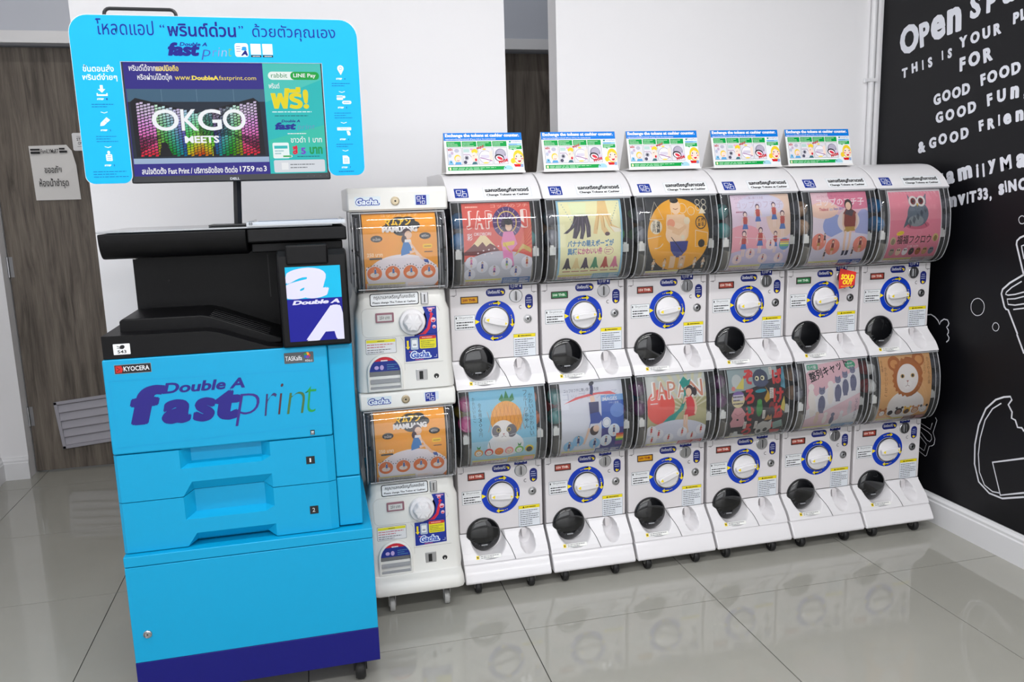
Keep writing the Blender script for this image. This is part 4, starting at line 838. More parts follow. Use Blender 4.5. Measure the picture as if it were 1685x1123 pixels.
        p.rect(2, 2, 55, 13, (214, 210, 210)).rect(3, 10.4, 54, 12.4, (226, 210, 130)).lines(4, 2.6, 50, 10, 4, (120, 110, 110), .35).lines(58, 7, 80, 12, 3, (250, 214, 180), .4).rect(80, 2, 97, 6, (236, 226, 220))
        for k in range(9): p.rect(81.5+k*1.7, 2.4, 82.3+k*1.7, 5.6, K)
    return p
PP = smooth_prof([(y+.0085, z) for y, z in CPROF], 3)[4:]; PP[-1] = (PP[-1][0]-.001, PP[-1][1]-.007)
def build_poster(kind, x, dz, label, prof=None, group='display cards in the capsule machines', yoff=0.0, zoff=0.0, w=None):
    pf = [(y+yoff, z+zoff) for y, z in (prof or PP)]
    fm, L = curve_map(pf, 0); e = empty('display_card', (x, 0, dz), label, 'display card', group)
    p = poster_art(kind); k = (L[-1]-.001)/PH
    for i, (vs, fs, c, l) in enumerate(p.it): p.it[i] = ([(a, b*k) for a, b in vs], fs, c, l)
    p.clip = (-PW/2, 0, PW/2, PH*k)
    # card backing
    bm = bmesh.new(); V = []
    for (y, z) in [fm(0, v, -0.0004)[1:] for v in [l for l in L[:-1]]+[L[-1]-.0005]]: V.append([bm.verts.new((-PW/2, y, z)), bm.verts.new((PW/2, y, z))])
    for a, b in zip(V, V[1:]): bm.faces.new((a[0], a[1], b[1], b[0]))
    c = obj('card', bm, mat('white_card', (232, 232, 234), 0.5), e, smooth='all'); md = c.modifiers.new('thick', 'SOLIDIFY'); md.thickness = .0006; md.offset = -1
    p.build('printed_picture', e, fm, INK_MATTE, cuts=L[1:-1])
    return e
PITCH_X = 0.31
proto_up = make_unit(True); proto_lo = make_unit(False)
TOP = [('japan_red', 'red JAPAN card with a purple parasol'), ('banana', 'pale yellow card with peeled bananas'), ('sumo', 'orange and black card with a sumo wrestler'), ('gym_pink', 'pale pink card with figures in red and blue'), ('thai_pink', 'pink and lilac card with one seated figure'), ('owl', 'pink card with a grey owl')]
LOW = [('pineapple_cat', 'blue card with a cat in a pineapple hat'), ('dive_blue', 'white and blue card with an upside-down figure'), ('japan_green', 'JAPAN card with a green map and red sun'), ('monsters', 'black card with red lettering and monsters'), ('cats_line', 'pink card with a line of grey cats'), ('bear_cat', 'tan card with a cat in a bear hat')]
PR_U = ['yellow', 'green', 'red', 'red', 'green', 'red']; PR_L = ['red', 'red', 'yellow', 'red', 'red', 'red']
ROT_U = [14, -6, -8, -5, -9, -4]; ROT_L = [4, -3, -22, -8, -6, -3]
def price(parent, kind, low, x, z):
    bg, fg, t_ = PRICE[kind]
    if kind == 'red' : t_ = '150 THB.'
    e = empty('price_tag', (x, 0, z), parent=parent)
    bm = bmesh.new(); b0 = (-.0295, -.012, .0295, .012)
    box(bm, -.0295, .0295, -.003, 0, .0095, .012); box(bm, -.0295, .0295, -.003, 0, -.012, -.0095); box(bm, -.0295, -.027, -.003, 0, -.012, .012); box(bm, .027, .0295, -.003, 0, -.012, .012)
    obj('price_frame', bm, mat('dark_price_frame', (60, 40, 38), 0.4), e)
    Print().rect(-.027, -.0095, .027, .0095, bg).text(t_, -.023, -.0045, .022, .0045, fg, .04, res=1).build('price_card', e, front(0, 0, 0), label='%s price card' % kind)
caps_cols = {'blue': (40, 120, 180), 'pink': (222, 84, 160), 'teal': (70, 150, 150), 'tan': (196, 160, 130), 'clear grey': (120, 122, 134), 'white': (226, 226, 224), 'green': (90, 160, 100), 'purple': (110, 60, 110), 'red': (180, 60, 66), 'yellow': (214, 190, 70), 'orange': (226, 120, 70)}
CAPS = {(0, 0): ('blue', 'teal', 'clear grey'), (1, 0): ('clear grey', 'green', 'tan'), (2, 0): ('clear grey', 'clear grey', 'tan'), (3, 0): ('teal', 'clear grey', 'purple'), (4, 0): ('tan', 'blue', 'purple'), (5, 0): ('blue', 'clear grey', 'tan'),
        (0, 1): ('pink', 'orange', 'yellow'), (1, 1): ('teal', 'purple', 'red'), (2, 1): ('purple', 'clear grey', 'blue'), (3, 1): ('purple', 'tan', 'clear grey'), (4, 1): ('clear grey', 'red', 'tan'), (5, 1): ('white', 'clear grey', 'red')}
capmesh = {}
def cap_mesh(cn):
    if cn in capmesh: return capmesh[cn]
    bm = bmesh.new(); R_ = .029
    prof = [(max(.0008, R_*math.cos(math.radians(a))), R_*math.sin(math.radians(a))) for a in range(-90, -2, 10)]+[(R_+.0012, -.0022), (R_+.0012, .0022)]+[(max(.0008, R_*math.cos(math.radians(a))), R_*math.sin(math.radians(a))) for a in range(4, 94, 10)]
    lathe(bm, prof, (0, 0, 0), 'z', 24); bmesh.ops.recalc_face_normals(bm, faces=bm.faces)
    me = bpy.data.meshes.new('capsule'); bm.to_mesh(me); bm.free()
    for q in me.polygons: q.use_smooth = True
    me.materials.append(mat('capsule_'+cn.replace(' ', '_'), caps_cols[cn], 0.12, coat=0.4)); capmesh[cn] = me; return me
CPOS = [(-.114, -.020, .583), (.114, -.018, .586), (-.112, .062, .610), (-.109, .004, .648), (.110, .006, .652)]
DECKS = {(i, lo): ((proto_lo if lo else proto_up) if i == 0 else copy_tree(proto_lo if lo else proto_up)) for i in range(6) for lo in (0, 1)}
for i in range(6):
    for lo in (0, 1):
        proto = proto_lo if lo else proto_up; first = (i == 0); x = i*PITCH_X; dz = 0.0 if lo else 0.609
        e = DECKS[(i, lo)]
        e.location = (x, 0, dz)
        kind, desc = (LOW if lo else TOP)[i]
        tag(e, 'white %s deck capsule machine holding the %s' % ('lower' if lo else 'upper', desc), 'capsule machine', 'two deck capsule machines in a row')
        kb = [c for c in e.children if c.name.startswith('knob')][0]; kb.rotation_euler = (0, math.radians((ROT_L if lo else ROT_U)[i]), 0)
        price(e, (PR_L if lo else PR_U)[i], lo, -.0845, .390)
        build_poster(kind, x, dz, desc+', inside the %s row' % ('lower' if lo else 'upper'))
        for k, (cx, cy_, cz) in enumerate(CPOS):
            cn = CAPS[(i, lo)][k % 3]
            o = bpy.data.objects.new('capsule', cap_mesh(cn)); COL.objects.link(o); o.location = (x+cx, cy_, dz+cz); o.rotation_euler = (rnd.uniform(-1, 1), rnd.uniform(-1, 1), 0)
            side = 'left' if cx < 0 else 'right'; hgt = ('front', 'front', 'rear', 'top', 'top')[k]
            tag(o, '%s capsule, %s %s, behind %s' % (cn, side, hgt, desc), 'capsule', 'toy capsules inside the machines')

# sold-out tag on the fifth machine
so = empty('sold_out_tag', (4*PITCH_X+.066, -.035, .609+.385), 'red SOLD OUT tag hanging over the coin slot', 'tag')
bm = bmesh.new(); prism_y(bm, [(-.026, -.030), (.032, -.018), (.040, .030), (-.018, .044), (-.024, .02)], -.001, .0); obj('card', bm, mat('red_tag_card', (206, 32, 22), 0.35), so)
Print().text('SOLD', -.018, .004, .032, .024, (250, 220, 40), .06, .15, rot=-.06).text('OUT', -.012, -.014, .026, .003, (250, 220, 40), .06, .15, rot=-.06).lines(-.018, -.023, .018, -.018, 1, (250, 190, 60)).build('lettering', so, front(0, -.001, 0))
so.rotation_euler = (math.radians(-8), 0, math.radians(-12))
bm = bmesh.new(); tube(bm, [(0.008, 0, .038), (0.008, .012, .052), (0.008, .030, .056)], .0008, 6); obj('thread', bm, CLIPW, so)

# ------------------------------------------------------------------ token signs on the domes
def sign_art():
    p = Print(.262/100, .125/48, -.131, 0); GR = (20, 165, 80); BU = (20, 130, 220)
    p.rect(0, 0, 100, 48, (236, 238, 240)).rect(0, 38.5, 100, 48, BU).text('Exchange the tokens at cashier counter.', 2, 41.6, 97, 47, WH, .05).text('กรุณาแลกเหรียญที่เคาน์เตอร์ (Please follow the instructions)', 2, 39, 66, 41.2, WH, .02, res=1)
    for i in range(4):
        x = 3+i*19.4; p.rect(x, 30.8, x+18.4, 37.4, GR).lines(x+1, 31.5, x+15, 36.8, 3, (210, 240, 220), .3, i)
        p.rect(x, 8.5, x+18.4, 29.8, (120, 120, 130)).rect(x+.35, 8.85, x+18.05, 29.45, (226, 224, 230))
    FH = (244, 222, 210); HY = (240, 208, 60)
    # panel one
    p.text('พลิก', 4, 26, 10, 29, (190, 30, 40), .03, res=1).ell(6, 20, 2, 2.4, (190, 196, 215), 10).ell(9, 23, 1.8, 2, (200, 180, 205), 10).ell(15, 26, 3, 2.4, (190, 190, 205), 12).ell(15.5, 16.5, 4.2, 4.6, HY, 14).ell(16, 15.8, 3.5, 3.6, FH, 14).line([(14.5, 14.2), (16, 13.4), (17.5, 14.2)], .6, (200, 30, 40)).poly([(11.5, 9), (20, 9), (19, 12), (13, 12)], (100, 170, 220)).poly([(3.6, 9), (10, 9), (8, 14), (5, 14)], (130, 190, 225)).ell(7, 12, .6, .8, K, 6)
    # panel two: machine front and face
    p.rect(23.6, 24, 31, 28, (190, 214, 210)).line([(23, 21), (31, 21), (33, 18)], .5, (150, 60, 140)).ell(27, 17, 1.8, 1.8, (80, 80, 96), 12).ring(27, 17, 2.2, 2.7, (120, 120, 140), 14).ell(25, 11.6, 2.2, 2.2, (90, 90, 110), 12).ell(37.5, 25, 4, 3.2, HY, 14).ell(37, 18, 3.8, 6, FH, 16).ell(38.5, 14.5, 1.4, 1.8, (214, 40, 60), 10).line([(35, 19.4), (37, 20)], .5, K).poly([(33, 9), (40, 9), (39, 12), (35, 12)], (70, 120, 130)).ell(34, 27.5, 2.4, 1, (240, 170, 200), 10)
    # panel three: knob and hand
    p.text('หมุน!', 41.5, 26.4, 51, 30.6, (190, 30, 40), .05, 0, 1, .3).ell(51, 18, 8, 8.6, (238, 236, 242), 24).ring(51, 18, 7.6, 8.1, (150, 140, 160), 26).rr(45, 16.5, 56, 20.5, 1.5, (214, 208, 222)).poly([(56, 14), (60, 13), (60, 26), (56, 24)], FH).line([(44, 17), (50, 15.6), (59, 13)], .8, (150, 60, 150)).ell(51, 10.6, 3.6, .9, (240, 214, 90), 12).ell(50, 27.6, 2.4, 1, (240, 214, 90), 12)
    # panel four: bubble door
    p.ell(70.5, 21, 7, 7, (150, 150, 166), 24).ell(71, 22.6, 5.4, 4.4, (184, 178, 196), 20).ell(69, 16.5, 6.4, 4.6, (60, 56, 66), 22, -.3).ell(69, 16, 5, 3.3, (244, 232, 236), 20, -.3).ell(69.4, 16, 3.8, 1.7, (224, 60, 80), 14, -.45).poly([(74, 20), (80, 17), (80.3, 12), (75, 14)], (214, 200, 222)).text('POCO!!', 68, 9, 80, 13, (206, 30, 40), .08, 0, 1, .25)
    p.rect(83, 35.5, 85.4, 37.5, (0, 150, 130)).text('FamilyMart', 86, 35.3, 99, 37.6, (20, 110, 180), .0, res=1).rect(82, 32, 99, 34.3, (150, 205, 240)).lines(83, 32.3, 94, 34, 1, (60, 130, 190)).rect(82, 27, 99, 31.6, GR).lines(83, 27.4, 97, 31.2, 2, (210, 240, 220)).poly([(85, 27), (88, 27), (88.5, 25.4)], GR)
    # cheerful cashier
    p.ell(93.5, 17, 6.8, 9, HY, 22).ell(86, 12.5, 3, 3.4, HY, 14).ell(94, 15.6, 5.6, 6.6, FH, 20).poly([(88.6, 19), (93, 25), (97, 22), (99.2, 18), (97, 20), (93, 22)], HY).ell(91, 18, .7, .9, K, 8).ell(97, 18, .7, .9, K, 8).ell(89.8, 15, 1.3, .9, (240, 120, 130), 10).ell(98, 15, 1.3, .9, (240, 120, 130), 10).poly([(92, 12.6), (97, 13), (95.4, 10.6), (93, 10.8)], (206, 24, 44)).poly([(86.5, 8.4), (96, 8), (95, 5), (88, 5)], (214, 34, 40)).rect(95.5, 4.6, 99, 8.4, (150, 170, 205))
    p.rect(2.5, 1.6, 80, 6.2, GR).lines(8, 2.2, 66, 5.6, 2, (200, 236, 212), .35).rect(4, 2.2, 6.4, 5.4, (232, 226, 190)).ell(79, 2.6, 6, 4.4, (170, 214, 228), 20).rect(72, 0, 86, 1.6, (236, 238, 240)).ell(75.5, 4.4, .6, .8, K, 6)
    return p
sgn0 = None
for i in range(5):
    if sgn0 is None:
        sgn0 = empty('token_sign'); TW = mat('white_sign_card', (230, 228, 226), 0.5)
        h, y0, y1 = .125, .012, .046
        bm = bmesh.new(); t_ = .002
        prism_x(bm, [(y0, .006), (y1, h+.006), (y1+t_, h+.006), (y0+t_, .006)], -.131, .131); obj('front_panel', bm, TW, sgn0)
        bm = bmesh.new(); prism_x(bm, [(y1+t_+.0004, h+.006), (y1+2*t_, h+.006), (y1+.062, .0), (y1+.060, .0)], -.131, .131); obj('back_panel', bm, TW, sgn0)
        bm = bmesh.new(); prism_x(bm, [(y0-.004, 0), (y0-.002, .0055), (y1+.058, .0045), (y1+.058, 0)], -.133, .133); obj('foot_flap', bm, TW, sgn0)
        def fm(u, v, d): t = v/h; return (u, y0+(y1-y0)*t-d, .006+v)
        sign_art().build('printed_panel', sgn0, fm, INK_GLOSS); s_ = sgn0
    else: s_ = copy_tree(sgn0)
    s_.location = (i*PITCH_X+(-.006, .012, .004, .010, -.008)[i], .020, 1.4085); s_.rotation_euler = (0, 0, math.radians((1.0, .3, -.6, -.3, .2)[i]))
    tag(s_, 'token exchange tent card on the dome above the %s' % ['red JAPAN card', 'banana card', 'sumo card', 'pale pink figures card', 'seated figure card'][i], 'sign', 'tent cards on top of the machines')

# ================================================================== OLDER IVORY MACHINES
OX = -.315
OC = [(-.112, .442), (-.128, .452), (-.140, .475), (-.148, .52), (-.150, .57), (-.147, .62), (-.136, .66), (-.118, .684)]
def make_old(upper):
    r = empty('capsule_machine')
    prof = [(-.112, .442), (-.112, .20), (-.116, .165), (-.118, .145)] if upper else [(-.112, .442), (-.112, .20), (-.118, .155), (-.128, .128), (-.142, .105), (-.150, .083), (-.148, .078)]
    bm = bmesh.new()
    # body with shoulders that widen downwards
    def ring_(z, hw, yf, rr=.022):
        return [(-hw, .24, z), (-hw, yf+rr, z), (-hw+rr*.3, yf+rr*.3, z), (-hw+rr, yf, z), (hw-rr, yf, z), (hw-rr*.3, yf+rr*.3, z), (hw, yf+rr, z), (hw, .24, z)]
    lv = [(.442, .132, -.108), (.436, .135, -.112), (.400, .137, -.114), (.375, .146, -.114), (.30, .147, -.114), (.20, .150, -.114), (.150, .152, -.118)]
    lv += [(.1300, .152, -.120)] if upper else [(.130, .150, -.124), (.124, .148, -.148), (.114, .150, -.163), (.086, .152, -.168), (.080, .149, -.165)]
    R_ = [[bm.verts.new(q) for q in ring_(*l)] for l in lv]
    for a, b in zip(R_, R_[1:]):
        for i in range(8): bm.faces.new((a[i], a[(i+1) % 8], b[(i+1) % 8], b[i]))
    bm.faces.new(R_[0]); bm.faces.new(R_[-1][::-1])
    obj('body', bm, IVORY, r, smooth=True, angle=50, bevel=.002)
    # head with lock
    bm = bmesh.new(); prism_x(bm, [(-.122, .686), (-.128, .692), (-.127, .730), (-.122, .7385), (-.110, .7425), (.24, .7425), (.24, .686)] if not upper else [(-.122, .686), (-.128, .692), (-.126, .740), (-.116, .754), (-.095, .757), (.24, .757), (.24, .686)], -.151, .151)
    obj('head', bm, IVORY, r, smooth=True, bevel=.006, segs=3, angle=30)
    bm = bmesh.new(); lathe(bm, [(.0135, 0), (.0130, -.003), (.0105, -.0035), (.0100, -.0015), (.0080, -.0015), (.0078, -.004), (.001, -.004)], (-.008, -.127, .715), 'y', 24); l_ = obj('key_lock', bm, mat('aged_brass', (170, 158, 135), 0.3, metal=1.0), r, smooth=True, angle=30)
    bm = bmesh.new(); lathe(bm, [(.003, 0), (.001, -.0006)], (-.008, -.1312, .715), 'y', 10); obj('keyhole', bm, DARKM, l_)
    q = Print(); q.rr(-.128, .702, -.052, .730, .002, (222, 232, 238)); q.text('Gacha.', -.126, .7035, -.054, .727, (20, 60, 160), .11, .2).text('Gacha.', -.124, .706, -.057, .724, (235, 242, 250), .03, .2)
    q.rr(.050, .700, .096, .732, .002, (214, 224, 236)).rect(.054, .7015, .086, .7305, (26, 50, 150))
    for a in ([(.058, .726), (.068, .726), (.068, .718), (.058, .718), (.058, .726)], [(.074, .728), (.074, .719), (.081, .719)], [(.058, .713), (.068, .713), (.068, .705)], [(.073, .713), (.081, .713), (.081, .705), (.073, .705), (.073, .713)]): q.line(a, .0018, WH)
    q.build('head_stickers', r, front(0, -.1275, 0))
    # window
    bm = bmesh.new(); box(bm, -.138, .138, .06, .24, .4425, .6855); obj('rear_housing', bm, SMOKE, r)
    for sx in (-1, 1):   # black inner side columns
        bm = bmesh.new(); a_, b_ = (-.134, -.121) if sx < 0 else (.121, .134)
        for z0 in (.452, .566): box(bm, a_, b_, -.118, .05, z0, z0+.104)
        obj('side_column', bm, mat('navy_black_plastic', (26, 30, 44), 0.2), r, bevel=.004, smooth=True)
    make_canopy(r, OC, .142, .06, r=.02)
    bm = bmesh.new()
    for sx in (-1, 1):
        for z in (.50, .57, .64): box(bm, sx*.139-.003, sx*.139+.003, -.125, -.06, z-.003, z+.003)
    obj('canopy_catch', bm, EDGE, r)
    # front panel prints and fittings; y of panel
    Y = -.1145
    q = Print(); q.rr(-.100, .398, .050, .437, .006, K).rr(-.0975, .4005, .0475, .4345, .0045, (234, 236, 238)).text('กรุณาแลกเหรียญที่แคชเชียร์', -.088, .416, .038, .4325, K, .015, res=1).text('Please change The Token at Cashier.', -.092, .404, .042, .412, K, .03, res=1)
    q.build('token_sticker', r, front(0, Y, 0))
    bm = bmesh.new(); box(bm, .056, .079, Y-.005, Y, .397, .434); cs = obj('coin_plate', bm, METAL, r, bevel=.002); boxobj('coin_slot', (.066, .069, Y-.0056, Y-.004, .403, .428), DARKM, cs)
    bm = bmesh.new(); prism_y(bm, rrect(-.086, .347, -.030, .377, .003), Y-.004, Y); pf_ = obj('price_window', bm, mat('mauve_frame', (140, 92, 104), 0.3), r, bevel=.001)
    Print().rect(-.081, .352, -.036, .371, (206, 206, 204)).text('250 บาท', -.074, .357, -.043, .367, (60, 58, 60), .01, res=1).build('price_card', pf_, front(0, Y-.0042, 0))
    # recessed line frame
    q = Print(); q.line(rrect(-.128, .300, .115, .392, .018, 4)[0:1]+rrect(-.128, .302, .112, .392, .018, 4), .0008, (176, 174, 170)); q.line([(-.012, .297), (-.004, .285), (-.004, .12)], .0008, (176, 174, 170)); q.line([(-.004, .213), (.118, .213)], .0009, (170, 168, 165)); q.build('panel_groove', r, front(0, Y, 0))
    q = Print(); BG = (22, 50, 150)
    q.poly([(.0, .218), (.103, .222), (.103, .389), (.060, .389), (.066, .372), (.072, .35), (.068, .325), (.05, .305), (.03, .298), (.0, .298)], BG)
    q.poly([(.042, .302), (.056, .306), (.072, .322), (.078, .345), (.084, .362), (.090, .362), (.086, .340), (.080, .318), (.066, .302)], (206, 40, 66)).poly([(.080, .362), (.094, .362), (.086, .372)], (206, 40, 66))
    for a, b, r_ in ((.092, .346, .008), (.094, .324, .006), (.084, .378, .0065)): q.ell(a, b, r_, r_, (230, 196, 210), 14).poly([(a-r_, b), (a+r_, b), (a, b-r_)], (210, 50, 80))
    q.lines(.074, .380, .100, .388, 1, (230, 170, 200)).rr(.018, .255, .042, .292, .003, (176, 190, 205)).rr(.022, .262, .038, .286, .002, (240, 242, 244)).rect(.025, .267, .035, .273, (170, 176, 184)).poly([(.006, .285), (.012, .285), (.012, .265), (.016, .265), (.009, .256), (.002, .265), (.006, .265)], YE)
    q.rr(.046, .257, .098, .297, .004, (226, 216, 40)).rr(.046, .287, .098, .297, .004, (206, 60, 50)).lines(.050, .260, .094, .284, 4, (110, 120, 60), .35).lines(.054, .2895, .088, .295, 1, (240, 200, 190)).lines(.012, .247, .034, .252, 1, (230, 120, 140))
    q.text('Gacha.', .014, .226, .082, .252, (226, 236, 248), .12, .2).text('Gacha.', .017, .2285, .078, .249, (30, 80, 180), .03, .2).lines(.030, .221, .058, .225, 1, (226, 110, 130)).line([(.09, .228), (.098, .228), (.098, .236)], .001, WH)
    q.build('instruction_panel', r, front(0, Y, 0))
    # knob: scalloped disc
    kn = empty('knob', (.026, Y, .344), parent=r)
    bm = bmesh.new(); n = 48; prv = None
    for (r0, h_, am) in ((.041, 0, 0), (.041, -.008, 0), (.038, -.012, 0), (.030, -.013, .02), (.0265, -.028, .10), (.023, -.032, .10), (.001, -.033, 0)):
        ring = []
        for i in range(n):
            t = 2*math.pi*i/n; rr_ = r0*(1+am*math.cos(6*t+.5)); ring.append(bm.verts.new((rr_*math.cos(t), h_, rr_*math.sin(t))))
        if prv:
            for i in range(n): bm.faces.new((prv[i], prv[(i+1) % n], ring[(i+1) % n], ring[i]))
        prv = ring
    bm.faces.new(prv); obj('knob_dial', bm, WHITE, kn, smooth=True, angle=45)
    q = Print(); q.rr(-.121, .250, -.027, .297, .003, (90, 90, 92)).rr(-.120, .251, -.028, .296, .003, (224, 224, 226)).rect(-.1185, .285, -.0295, .294, (226, 218, 50)).lines(-.085, .287, -.062, .292, 1, (90, 84, 30)).lines(-.117, .268, -.032, .284, 2, (190, 80, 90), .3).lines(-.117, .253, -.04, .267, 2, (60, 60, 66), .3); q.build('warning_note', r, front(0, Y, 0))
    # arched pick-up hatch
    ho = [(-.122, .1315)]+[(-.067+.055*math.cos(math.radians(a)), .190+.058*math.sin(math.radians(a))) for a in range(180, -1, -12)]+[(-.012, .1315)]
    hi = [(-.115, .139)]+[(-.067+.048*math.cos(math.radians(a)), .190+.051*math.sin(math.radians(a))) for a in range(180, -1, -12)]+[(-.019, .139)]
    ha = empty('pickup_hatch', parent=r)
    bm = bmesh.new(); n = len(ho)
    F0 = [bm.verts.new((x_, Y-.010, z_)) for x_, z_ in ho]; F1 = [bm.verts.new((x_, Y-.012, z_)) for x_, z_ in hi]; B0 = [bm.verts.new((x_, Y, z_)) for x_, z_ in ho]; B1 = [bm.verts.new((x_, Y-.001, z_)) for x_, z_ in hi]
    for i in range(n):
        j = (i+1) % n; bm.faces.new((F0[i], F0[j], F1[j], F1[i])); bm.faces.new((F0[i], F0[j], B0[j], B0[i])); bm.faces.new((F1[i], F1[j], B1[j], B1[i]))
    obj('hatch_frame', bm, IVORY, ha, smooth=True, bevel=.0012)
    bm = bmesh.new(); bm.faces.new([bm.verts.new((x_, Y-.0012, z_)) for x_, z_ in hi]); obj('hatch_recess', bm, mat('grey_metal_recess', (120, 122, 126), 0.25, metal=.6), ha)
    bm = bmesh.new(); prism_x(bm, [(Y-.002, .170), (Y-.009, .165), (Y-.009, .158), (Y-.002, .155)], -.113, -.021); prism_x(bm, [(Y-.002, .148), (Y-.010, .143), (Y-.010, .136), (Y-.002, .136)], -.113, -.021); obj('inner_flap', bm, mat('grey_flap', (150, 152, 155), 0.25), ha)
    q = Print(); arc = [(-.067+.048*math.cos(math.radians(a)), .190+.051*math.sin(math.radians(a))) for a in range(168, 11, -12)]
    q.poly([(-.114, .196)]+arc+[(-.020, .196)], (24, 50, 140)); q.poly([(x_, z_) for x_, z_ in arc if z_ > .222], (206, 40, 60)); q.lines(-.078, .226, -.056, .234, 1, WH).ell(-.092, .208, .007, .006, (190, 170, 215), 12).ell(-.076, .208, .006, .008, (190, 170, 215), 12).lines(-.060, .200, -.026, .220, 3, (90, 150, 180), .3)
    q.build('hatch_sticker', ha, front(0, Y-.0105, 0))
    # coin return
    bm = bmesh.new(); prism_y(bm, rrect(.030, .153, .066, .192, .002), Y-.003, Y); cr = obj('coin_return', bm, METAL, r, bevel=.001); boxobj('return_opening', (.040, .052, Y-.0038, Y-.0028, .160, .186), DARKM, cr)
    bm = bmesh.new(); lathe(bm, [(.0085, 0), (.0085, -.002), (.007, -.0028), (.001, -.0022)], (.094, Y, .166), 'y', 20); obj('round_hole_cover', bm, DARKM, r, smooth=True)
    return r
for lo in (0, 1):
    e = make_old(not lo); e.location = (OX, 0, 0 if lo else .613)
    tag(e, '%s ivory capsule machine with orange card between the blue printer and the white row' % ('lower' if lo else 'upper'), 'capsule machine', 'ivory capsule machines stacked in pair')
    OP = smooth_prof([(y+.0085, z) for y, z in OC], 3)[2:]; OP[-1] = (OP[-1][0], OP[-1][1]-.006)
    build_poster('orange', OX, 0 if lo else .613, 'orange card with woman in blue dress, in %s ivory machine' % ('lower' if lo else 'upper'), prof=OP)
    if lo:
        for sx in (-.085, .095):
            for yy in (-.105, .17):
                c = empty('caster', (sx, yy, 0), parent=e); GW = mat('grey_caster_wheel', (170, 170, 168), 0.4)
                bm = bmesh.new(); lathe(bm, [(.010, -.008), (.022, -.008), (.0235, -.005), (.0235, .005), (.022, .008), (.010, .008)], (0, 0, .0235), 'x', 24); obj('wheel', bm, GW, c, smooth=True, angle=40)
                bm = bmesh.new()
                for s2 in (-1, 1): prism_x(bm, [(-.009, .020), (.006, .018), (.016, .0795), (-.016, .0795)], s2*.0105-.001, s2*.0105+.001)
                box(bm, -.014, .014, -.018, .018, .077, .0798); obj('fork', bm, METAL, c)
# ================================================================== PRINTER KIOSK
X0, X1, XC = -1.090, -.471, -.556
cab = empty('printer_cabinet', (-.78, -.2, 0), 'bright blue steel cabinet with navy bottom band under the printer', 'cabinet')
def rel(b, o=(-.78, -.2, 0)): return (b[0]-o[0], b[1]-o[0], b[2]-o[1], b[3]-o[1], b[4]-o[2], b[5]-o[2])
boxobj('cabinet_top', rel((X0, X1, -.520, .10, .438, .4655)), CYAN, cab, bevel=.002)
boxobj('cabinet_body', rel((X0+.002, X1-.002, -.512, .095, .178, .436)), CYAN, cab, bevel=.001)
boxobj('cabinet_door', rel((X0+.0005, X1-.0005, -.520, -.513, .1765, .4365)), CYAN, cab, bevel=.0015)
boxobj('navy_band', rel((X0, X1, -.520, .097, .080, .1760)), NAVY, cab, bevel=.0015, label='navy blue bottom band')
bm = bmesh.new(); lathe(bm, [(.0105, 0), (.0105, -.003), (.0085, -.0045), (.0075, -.003), (.0062, -.003), (.006, -.0045), (.001, -.0045)], (-1.053+.78, -.520+.2, .253), 'y', 28); lk = obj('key_lock', bm, METAL, cab, smooth=True, angle=30)
bm = bmesh.new(); lathe(bm, [(.0022, 0), (.0008, -.0005)], (-1.053+.78, -.5246+.2, .253), 'y', 10); obj('keyhole', bm, DARKM, lk)
for cx in (-1.03, -.525):
    for yy in (-.46, .03):
        c = empty('caster', (cx+.78, yy+.2, 0), parent=cab)
        bm = bmesh.new(); lathe(bm, [(.016, -.014), (.030, -.014), (.034, -.009), (.034, .009), (.030, .014), (.016, .014)], (0, 0, .034), 'x', 28); obj('wheel', bm, RUBBER, c, smooth=True, angle=40)
        bm = bmesh.new()
        for s2 in (-1, 1): prism_x(bm, [(-.014, .030), (.010, .027), (.024, .079), (-.024, .079)], s2*.017-.0015, s2*.017+.0015)
        box(bm, -.022, .022, -.026, .026, .075, .0795); obj('fork', bm, DARKM, c)
prn = empty('photocopier', (0, 0, 0), 'blue and black photocopier with two paper drawers on the blue cabinet', 'photocopier')
prn.location = (-.78, -.2, .4655); PO = (-.78, -.2, .4655)
def pl(*pts): return [(a-PO[0], b-PO[1], c_-PO[2]) for a, b, c_ in pts]
YP = -.500
boxobj('chassis', rel((X0+.004, -.500, YP+.04, .06, .468, .966), PO), CYAN, prn, bevel=.003)
boxobj('side_column', rel((XC+.0012, -.492, YP+.010, .04, .608, .9665), PO), CYAN, prn, bevel=.003)
boxobj('side_column_foot', rel((XC+.0012, -.492, YP+.010, .04, .470, .6055), PO), CYAN, prn, bevel=.003)
def drawer_front(name, xs, zs, dep, zf, parent, m=CYAN, bevel=0):
    """plate with a shaped front: dep(x,z) depth behind the face; zf adjusts z"""
    bm = bmesh.new(); nx, nz = len(xs), len(zs)
    V = [[bm.verts.new((xs[i]-PO[0], YP+dep(i, j)-PO[1], zf(i, j)-PO[2])) for i in range(nx)] for j in range(nz)]
    for j in range(nz-1):
        for i in range(nx-1): bm.faces.new((V[j][i], V[j][i+1], V[j+1][i+1], V[j+1][i]))
    rim = [V[0][i] for i in range(nx)]+[V[j][nx-1] for j in range(1, nz)]+[V[nz-1][i] for i in range(nx-2, -1, -1)]+[V[j][0] for j in range(nz-2, 0, -1)]
    back = [bm.verts.new((v.co.x, YP+.038-PO[1], v.co.z)) for v in rim]; n = len(rim)
    for i in range(n): bm.faces.new((rim[i], rim[(i+1) % n], back[(i+1) % n], back[i]))
    bm.faces.new(back)
    return obj(name, bm, m, parent)
# front cover
bm = bmesh.new(); prism_y(bm, [(q[0]-PO[0], q[1]-PO[2]) for q in rrect(X0, .7275, XC, .9685, .006, 3)], YP-PO[1], YP+.038-PO[1]); fc = obj('front_cover', bm, CYAN, prn, bevel=.004, segs=3, smooth=True, angle=40)
